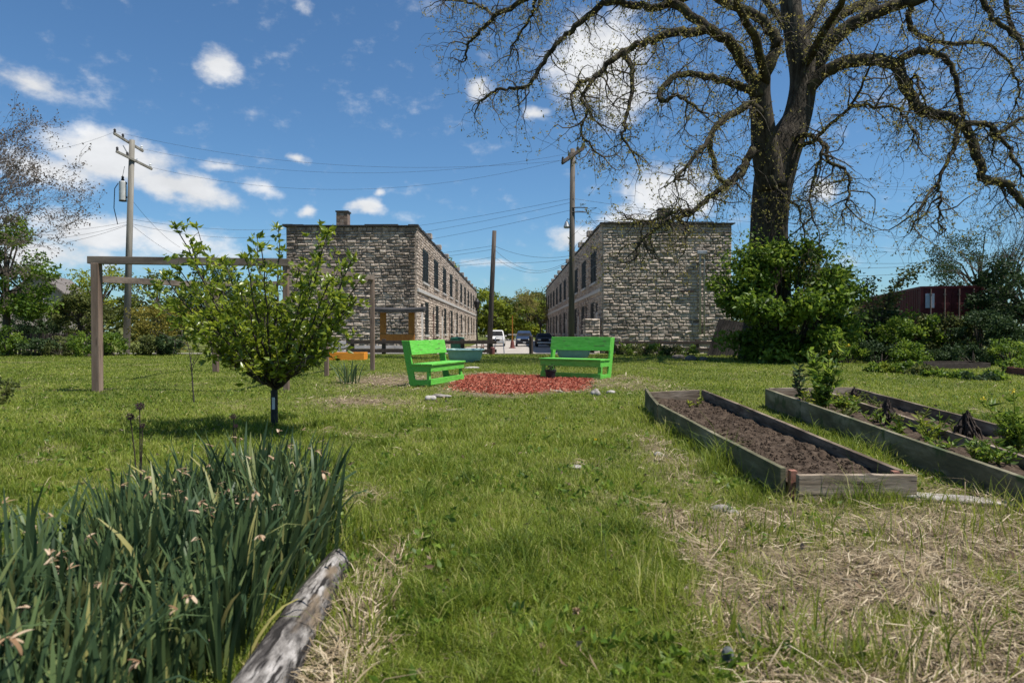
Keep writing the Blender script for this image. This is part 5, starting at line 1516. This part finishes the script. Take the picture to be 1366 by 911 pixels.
# ------------------------------------------------------------------ utility poles and wires
def util_pole(px_b, px_t, py_t, d, r0, r1, mat, label):
    x, y = at(px_b, d); z0 = g(x, y); r = empty('utility_pole', (x, y, z0)); t = P(px_t, py_t, d) - r.location
    m = MB(); m.tube([(0, 0, -.3), (t.x * .5, 0, t.z * .5), (t.x, 0, t.z)], [r0, (r0 + r1) / 2, r1], 14); m.build('shaft', M[mat], r, smooth=True)
    tag(r, label, 'utility pole', 'wooden utility poles'); return r
def pole_left():
    d = 38.0; r = util_pole(168, 176, 187, d, .19, .14, 'pole', 'grey wooden utility pole with a transformer and two crossarms at left'); O = r.location
    q = lambda px_, py_, dd=0: P(px_, py_, d + dd) - O
    for a, b in (((152, 178), (191, 202)), ((155, 202), (203, 226))):
        m = MB(); A = q(*a, -.9); B_ = q(*b, .9); off = Vector((0, -.02, 0)); m.beam(A + off, B_ + off, .10, .13); arm = m.build('crossarm', M['pole'], r, .008)
        for t in (.03, .3, .95):
            m = MB(); p = (A + off).lerp(B_ + off, t); m.lathe([(.03, .06), (.07, .1), (.05, .16), (.075, .2), (.03, .27)], p, 10); m.build('insulator', M['tagwhite'] if t > .5 else M['black'], arm)
    m = MB(); m.beam(q(164, 194, -.45), q(174, 212, .0), .03, .05); m.beam(q(183, 212, .35), q(174, 224, 0), .03, .05); m.build('brace', M['galv'], r)
    p = q(161.5, 0); ztop = q(0, 242).z; zbot = q(0, 268).z
    m = MB(); m.lathe([(.17, zbot), (.19, zbot + .03), (.19, ztop - .05), (.15, ztop)], (p.x, 0, 0), 16); tr = m.build('transformer', M['transformer'], r)
    m = MB(); m.lathe([(.2, zbot - .03), (.2, zbot + .02)], (p.x, 0, 0), 16); m.build('tank_base', M['black'], tr)
    m = MB(); m.lathe([(.06, ztop), (.09, ztop + .1), (.05, ztop + .16), (.08, ztop + .22), (.03, ztop + .3)], (p.x, 0, 0), 10); m.build('bushing', M['black'], tr)
    m = MB(); m.tube([(p.x - .25, 0, ztop - .1), (p.x - .45, 0, ztop - .4), (p.x - .5, 0, zbot - .4), (p.x - .3, 0, zbot - 1.3)], .022, 6); m.tube([q(166, 222), (p.x, 0, ztop + .3)], .012, 5); m.build('drop_lead', M['black'], r)
    m = MB(); m.tube([(p.x + .1, 0, ztop - .1), (.1, 0, ztop - .1)], .06, 6); m.tube([(p.x + .1, 0, zbot + .2), (.1, 0, zbot + .2)], .06, 6); m.build('bracket', M['black'], tr)
pole_left()
def pole_right():
    d = 36.0; r = util_pole(762, 764, 199, d, .17, .13, 'brownpole', 'tall wooden utility pole with a tilted crossarm and lamp before the right building'); O = r.location
    q = lambda px_, py_, dd=0: P(px_, py_, d + dd) - O
    for off in (-.16, .16):
        m = MB(); m.beam(q(750, 217, -.9) + Vector((0, off, 0)), q(779, 197, .9) + Vector((0, off, 0)), .09, .15); arm = m.build('crossarm', M['darkpole'], r, .008)
        for t in (.02, .3, .7, .97):
            m = MB(); p = q(750, 217, -.9).lerp(q(779, 197, .9), t) + Vector((0, off, 0)); m.lathe([(.03, .07), (.06, .11), (.04, .16), (.06, .2), (.02, .25)], p, 8); m.build('insulator', M['black'], arm)
    p = q(756, 300); m = MB(); m.tube([(0.05, 0, p.z + .25), (p.x + .02, 0, p.z + .3), (p.x, 0, p.z + .18)], .025, 6); la = m.build('lamp_arm', M['galv'], r)
    m = MB(); m.lathe([(.14, p.z - .18), (.17, p.z - .1), (.1, p.z + .1), (.05, p.z + .2)], (p.x, 0, 0), 12); m.build('lamp_head', M['galv'], la)
    for z in (278, 284):
        m = MB(); e = q(784, z); m.tube([(0, -.14, e.z), (.4, -.14, e.z + .02), (e.x, -.14, e.z)], .03, 5); m.build('wire_clamp', M['black'], r)
pole_right()
r_mid = util_pole(652.5, 659.5, 308, 39.0, .155, .12, 'darkpole', 'dark leaning utility pole without crossarms in the gap between the buildings')

WIRES = [  # pixel ends, depths, sag in metres
    ((-60, 205, 30), (153, 176, 37.2), .5), ((153, 176, 37.2), (752, 214, 35.2), 1.0), ((190, 199, 38.8), (766, 204, 36), 1.2), ((204, 224, 38.8), (757, 212, 35.4), 1.4),
    ((752, 214, 35.2), (1500, 236, 46), 1.0), ((778, 196, 36.8), (1500, 250, 48), 1.2),
    ((763, 265, 36), (330, 322, 60), .5), ((763, 270, 36), (330, 332, 60), .6), ((763, 280, 36), (330, 345, 60), .6),
    ((763, 265, 36), (1600, 330, 50), .8), ((763, 280, 36), (1600, 345, 52), .9),
    ((657, 327, 39), (763, 341, 36), .35), ((657, 330, 39), (763, 345, 36), .95), ((656, 350, 39), (763, 345, 36), .12), ((657, 341, 39), (763, 348, 36), .8),
    ((657, 328, 39), (400, 342, 52), .4), ((656, 333, 39), (400, 348, 52), .4), ((656, 343, 39), (400, 360, 52), .5), ((655, 351, 39), (380, 352, 43), .3),
    ((763, 341, 36), (880, 347, 43.6), .2), ((763, 345, 36), (1366, 346, 30), .5), ((763, 349, 36), (1366, 352, 30), .7),
    ((784, 284, 36), (812, 304, 44), .35),
    ((171, 296, 38), (-80, 303, 32), .4), ((171, 299, 38), (-80, 316, 32), .5), ((171, 300, 38), (-80, 330, 34), .6), ((171, 292, 38), (386, 305, 48), .3), ((172, 298, 38), (386, 312, 48), .5),
    ((172, 297, 38), (245, 345, 52), .2), ((1366, 338, 26), (1130, 350, 40), .2), ((172, 262, 38), (240, 330, 50), .3)]
for i, (a, b, sag) in enumerate(WIRES):
    A = P(*a); B_ = P(*b); m = MB()
    m.tube([A.lerp(B_, t / 16) - Vector((0, 0, sag * 4 * (t / 16) * (1 - t / 16))) for t in range(17)], .006 if i < 6 else .008, 5)
    tag(m.build('overhead_wire', M['wire']), 'thin dark overhead wire strung between the utility poles and buildings', 'wire', 'overhead wires')

def street_lamp():
    d = 58.0; x, y = at(636, d); z0 = g(x, y); r = empty('street_lamp', (x, y, z0)); h = P(0, 412, d).z - z0
    m = MB(); m.tube([(0, 0, -.1), (0, 0, .5), (0.02, 0, h)], [.09, .06, .05], 8); m.build('post', M['black'], r)
    m = MB(); m.lathe([(.08, h), (.2, h + .15), (.24, h + .6), (.14, h + .75), (.03, h + .9)], (0.02, 0, 0), 8); m.build('lantern', M['black'], r)
    tag(r, 'black lantern street lamp at the far part of the left building', 'street lamp')
street_lamp()

# ------------------------------------------------------------------ cars
def suv(px, d, paint, label, wid=1.86, h=1.72, L=4.6):
    x, y = at(px, d); z0 = g(x, y) + .012; r = empty('parked_car', (x, y, z0)); W = wid / 2
    # sections from nose to tail: y, half width low, half width high, z low, z high
    def loft(secs):
        m = MB(); v = []; n = 0
        for (yy, w0, w1, za, zb_, rd) in secs:
            ring = [(-w0 + rd, za), (w0 - rd, za), (w0, za + rd), (w1, zb_ - rd * 1.2), (w1 - rd * 1.6, zb_), (-w1 + rd * 1.6, zb_), (-w1, zb_ - rd * 1.2), (-w0, za + rd)]
            n = len(ring); v += [(a, yy, b) for a, b in ring]
        f = []
        for i in range(len(secs) - 1):
            for k in range(n): f.append((i*n + k, i*n + (k+1) % n, (i+1)*n + (k+1) % n, (i+1)*n + k))
        f.append(tuple(range(n - 1, -1, -1))); f.append(tuple((len(secs)-1)*n + k for k in range(n)))
        m.add(v, f); return m
    body = loft([(0, W*.86, W*.84, .34, .78, .06), (.12, W*.95, W*.92, .28, .90, .08), (.5, W, W*.95, .26, .98, .08), (1.15, W, W*.96, .26, 1.06, .08), (3.9, W, W*.97, .26, 1.08, .08), (L-.1, W*.97, W*.95, .30, 1.05, .08), (L, W*.9, W*.9, .38, .98, .06)])
    bo = body.build('body', paint, r, .02, smooth=False)
    cab = loft([(1.0, W*.95, W*.90, 1.0, 1.06, .02), (1.72, W*.95, W*.76, 1.0, h - .02, .07), (2.2, W*.95, W*.77, 1.0, h, .07), (3.7, W*.95, W*.77, 1.0, h - .01, .07), (4.4, W*.93, W*.74, 1.0, h - .12, .07), (4.52, W*.9, W*.7, 1.0, 1.1, .03)])
    cab.build('cabin', paint, r, .015)
    m = MB(); zt = h - .14
    m.add([(-W*.80, 1.085, 1.12), (W*.80, 1.085, 1.12), (W*.68, 1.63, zt), (-W*.68, 1.63, zt), (-W*.80, 1.06, 1.13), (W*.80, 1.06, 1.13), (W*.68, 1.60, zt + .01), (-W*.68, 1.60, zt + .01)], [(3,2,1,0), (4,5,6,7), (0,1,5,4), (1,2,6,5), (2,3,7,6), (3,0,4,7)]); m.build('windshield', M['pane'], r)
    for s in (-1, 1):
        m = MB()
        for ya, yb in ((1.8, 2.6), (2.68, 3.4), (3.48, 4.2)):
            m.add([(s*W*.945, ya, 1.12), (s*W*.945, yb, 1.12), (s*W*.80, yb, h - .2), (s*W*.80, ya + .1, h - .2), (s*W*.90, ya, 1.12), (s*W*.90, yb, 1.12), (s*W*.76, yb, h - .2), (s*W*.76, ya + .1, h - .2)], [(0,1,2,3), (7,6,5,4), (0,3,7,4), (1,5,6,2), (0,4,5,1), (3,2,6,7)])
        m.build('side_window', M['pane'], r)
        m = MB(); m.box(s*W*.62 - .17, s*W*.62 + .17, -.015, .10, .68, .84); m.build('headlight', M['lampglass'], r, .02)
        m = MB(); m.box(s*(W + .09) - .09, s*(W + .09) + .09, 1.42, 1.52, 1.06, 1.20); m.build('mirror', paint, r, .02)
        for yy in (.85, 3.65):
            m = MB(); cx = s * (W - .11)
            ring = [(.355, -.11), (.37, -.06), (.37, .06), (.355, .11), (.22, .11), (.22, -.11)]; v = []; n = 22
            for (rr2, xx) in ring:
                for k in range(n): v.append((cx + xx + .002 * s, yy + rr2 * math.cos(2*math.pi*k/n), .36 + rr2 * math.sin(2*math.pi*k/n)))
            f = [(i*n + k, i*n + (k+1) % n, ((i+1) % 6)*n + (k+1) % n, ((i+1) % 6)*n + k) for i in range(6) for k in range(n)]
            m.add(v, f); wh = m.build('wheel', M['black'], r)
            m = MB(); m.tube([(cx - .09, yy, .36), (cx + .09, yy, .36)], .222, 14); m.build('rim', M['chrome'], wh)
    m = MB(); m.box(-.42, .42, -.02, .06, .60, .82); [m.box(-.42, .42, -.035, -.021, .63 + k * .065, .655 + k * .065) for k in range(3)]; m.build('grille', M['black'], r)
    m = MB(); m.box(-W*.9, W*.9, -.07, .08, .36, .54); m.build('bumper', M['black'] if paint is M['bluecar'] else M['chrome'], r, .03)
    m = MB(); m.box(-.16, .16, -.085, -.071, .42, .52); m.build('number_plate', M['tagwhite'], r)
    tag(r, label, 'car', 'cars parked in the courtyard')
suv(661.5, 74, M['whitecar'], 'white suv parked behind the leaning utility pole', 1.95, 1.78)
suv(699.5, 73, M['bluecar'], 'dark blue suv parked near the middle of the courtyard', 1.85, 1.70)
suv(727, 71, M['black'], 'black car in shade against the right building', 1.8, 1.45)

# ------------------------------------------------------------------ sun, sky and clouds
SUN_EL, SUN_AZ = R(64), R(109)         # azimuth clockwise from +Y: a little behind the right shoulder
sd = bpy.data.lights.new('sun', 'SUN'); sd.energy = 5.0; sd.angle = R(.5); sd.color = (1, .955, .89)
so = bpy.data.objects.new('sun', sd); COL.objects.link(so)
v = Vector((math.sin(SUN_AZ) * math.cos(SUN_EL), math.cos(SUN_AZ) * math.cos(SUN_EL), math.sin(SUN_EL)))
so.rotation_euler = v.to_track_quat('Z', 'Y').to_euler(); so.location = v * 60

def build_world():
    w = bpy.data.worlds.new('World'); SC.world = w; w.use_nodes = True
    nt = w.node_tree; N = nt.nodes; Lk = nt.links
    bg = N['Background']
    sky = N.new('ShaderNodeTexSky'); sky.sky_type = 'NISHITA'; sky.sun_disc = False
    sky.sun_elevation = SUN_EL; sky.sun_rotation = SUN_AZ; sky.altitude = 200; sky.air_density = 1.0; sky.dust_density = .5; sky.ozone_density = 2.5
    tc = N.new('ShaderNodeTexCoord')
    nrm = N.new('ShaderNodeVectorMath'); nrm.operation = 'NORMALIZE'; Lk.new(tc.outputs['Generated'], nrm.inputs[0])
    sp = N.new('ShaderNodeSeparateXYZ'); Lk.new(nrm.outputs[0], sp.inputs[0])
    def math_(op, a, b=None, c=None, clamp=False):
        n = N.new('ShaderNodeMath'); n.operation = op; n.use_clamp = clamp
        for i, q in enumerate((a, b, c)):
            if q is None: continue
            if isinstance(q, (int, float)): n.inputs[i].default_value = q
            else: Lk.new(q, n.inputs[i])
        return n.outputs[0]
    az = math_('ARCTAN2', sp.outputs['X'], sp.outputs['Y']); el = math_('ARCSINE', sp.outputs['Z'])
    cb = N.new('ShaderNodeCombineXYZ'); Lk.new(az, cb.inputs[0]); Lk.new(el, cb.inputs[1])
    def noise(scale, detail, rough=.55, off=0):
        n = N.new('ShaderNodeTexNoise'); n.inputs['Scale'].default_value = scale; n.inputs['Detail'].default_value = detail; n.inputs['Roughness'].default_value = rough
        mp = N.new('ShaderNodeMapping'); mp.inputs['Location'].default_value = (off, off * .7, 0); mp.inputs['Scale'].default_value = (1, 1.5, 1)
        Lk.new(cb.outputs[0], mp.inputs[0]); Lk.new(mp.outputs[0], n.inputs['Vector']); return n
    wn = noise(9, 5)
    wv = N.new('ShaderNodeVectorMath'); wv.operation = 'MULTIPLY_ADD'; Lk.new(wn.outputs['Color'], wv.inputs[0]); wv.inputs[1].default_value = (.07, .05, 0)
    sb = N.new('ShaderNodeVectorMath'); sb.operation = 'ADD'; Lk.new(cb.outputs[0], sb.inputs[0]); sb.inputs[1].default_value = (-.035, -.025, 0); Lk.new(sb.outputs[0], wv.inputs[2])
    CL = [  # photograph pixel, half sizes in px, strength
        (45, 106, 70, 20, .72, 8), (290, 92, 30, 19, .95, 0), (639, 121, 26, 16, .95, 0), (150, 208, 105, 36, 1.2, 8), (235, 246, 95, 26, 1.1, 14), (70, 222, 80, 26, .95, 0), (130, 308, 120, 30, 1.0, 3), (50, 335, 120, 34, .9, 0), (230, 325, 110, 24, .75, 5),
        (397, 212, 18, 9, .9, 0), (488, 275, 26, 14, 1.0, 0), (413, 279, 16, 11, .8, 0), (764, 316, 44, 15, 1.0, 0), (800, 90, 70, 62, 1.1, -8), (830, 130, 50, 34, 1.0, 0), (890, 260, 70, 42, 1.0, 0), (870, 287, 60, 14, .9, 0), (1088, 256, 26, 18, .9, 0), (712, 155, 22, 12, .8, 0),
        (285, 222, 36, 10, .55, 6), (345, 250, 34, 9, .5, 4), (660, 350, 60, 9, .5, 0), (508, 256, 10, 7, .6, 0), (160, 175, 30, 18, .6, -20), (405, 8, 20, 10, .4, 0)]
    tot = None
    for (px_, py_, sx, sy, st, ro) in CL:
        D = P(px_, py_, 1.0) - Vector((0, 0, CAM_H)); D.normalize()
        a0 = math.atan2(D.x, D.y); e0 = math.asin(D.z); ca = math.cos(a0)
        mp = N.new('ShaderNodeMapping'); mp.vector_type = 'TEXTURE'
        mp.inputs['Location'].default_value = (a0, e0, 0); mp.inputs['Rotation'].default_value = (0, 0, R(-ro)); mp.inputs['Scale'].default_value = (sx / 911 * ca * ca * 1.25, sy / 911 * ca * 1.25, 1)
        Lk.new(wv.outputs[0], mp.inputs[0])
        ln = N.new('ShaderNodeVectorMath'); ln.operation = 'LENGTH'; Lk.new(mp.outputs[0], ln.inputs[0])
        val = math_('MULTIPLY', math_('SUBTRACT', 1.0, ln.outputs['Value']), st)
        tot = val if tot is None else math_('SMOOTH_MAX', tot, val, .12)
    fine = noise(26, 8, .6, 3.1); mid = noise(10, 6, .6, 7.7)
    # scattered fair-weather clouds in the rest of the sky (behind the viewer)
    gen = math_('MULTIPLY', math_('SUBTRACT', noise(3.2, 6, .55, 1.7).outputs['Fac'], .56), 4.0)
    behind = math_('SUBTRACT', math_('ABSOLUTE', az), .85)
    gen = math_('MULTIPLY', gen, math_('MULTIPLY', behind, 4.0, clamp=True))
    tot = math_('MAXIMUM', tot, gen)
    dens = math_('ADD', tot, math_('ADD', math_('MULTIPLY', math_('SUBTRACT', fine.outputs['Fac'], .5), 1.05), math_('MULTIPLY', math_('SUBTRACT', mid.outputs['Fac'], .5), .9)))
    mr = N.new('ShaderNodeMapRange'); mr.interpolation_type = 'SMOOTHSTEP'; mr.inputs['From Min'].default_value = .04; mr.inputs['From Max'].default_value = .74; mr.inputs['To Max'].default_value = .95; Lk.new(dens, mr.inputs['Value'])
    up = math_('MULTIPLY', math_('GREATER_THAN', sp.outputs['Z'], .0), mr.outputs['Result'])
    shade = N.new('ShaderNodeMapRange'); shade.inputs['From Min'].default_value = .3; shade.inputs['From Max'].default_value = .7; shade.inputs['To Min'].default_value = .80; shade.inputs['To Max'].default_value = 1.05; Lk.new(mid.outputs['Fac'], shade.inputs['Value'])
    cc = N.new('ShaderNodeVectorMath'); cc.operation = 'SCALE'; cc.inputs[0].default_value = (8.9, 9.0, 9.15); Lk.new(shade.outputs['Result'], cc.inputs['Scale'])
    tint = N.new('ShaderNodeVectorMath'); tint.operation = 'MULTIPLY'; Lk.new(sky.outputs[0], tint.inputs[0]); tint.inputs[1].default_value = (.70, 1.0, 1.20)
    mx = N.new('ShaderNodeMix'); mx.data_type = 'RGBA'; Lk.new(up, mx.inputs[0]); Lk.new(tint.outputs[0], mx.inputs[6]); Lk.new(cc.outputs[0], mx.inputs[7])
    Lk.new(mx.outputs[2], bg.inputs['Color']); bg.inputs['Strength'].default_value = .073
build_world()

SC.view_settings.view_transform = 'Standard'; SC.view_settings.look = 'None'; SC.view_settings.gamma = 1; SC.view_settings.exposure = .48
SC.render.resolution_x, SC.render.resolution_y = 1024, 682
SC.render.engine = 'CYCLES'
SC.cycles.use_denoising = True
SC.cycles.max_bounces = 6
SC.cycles.transparent_max_bounces = 6
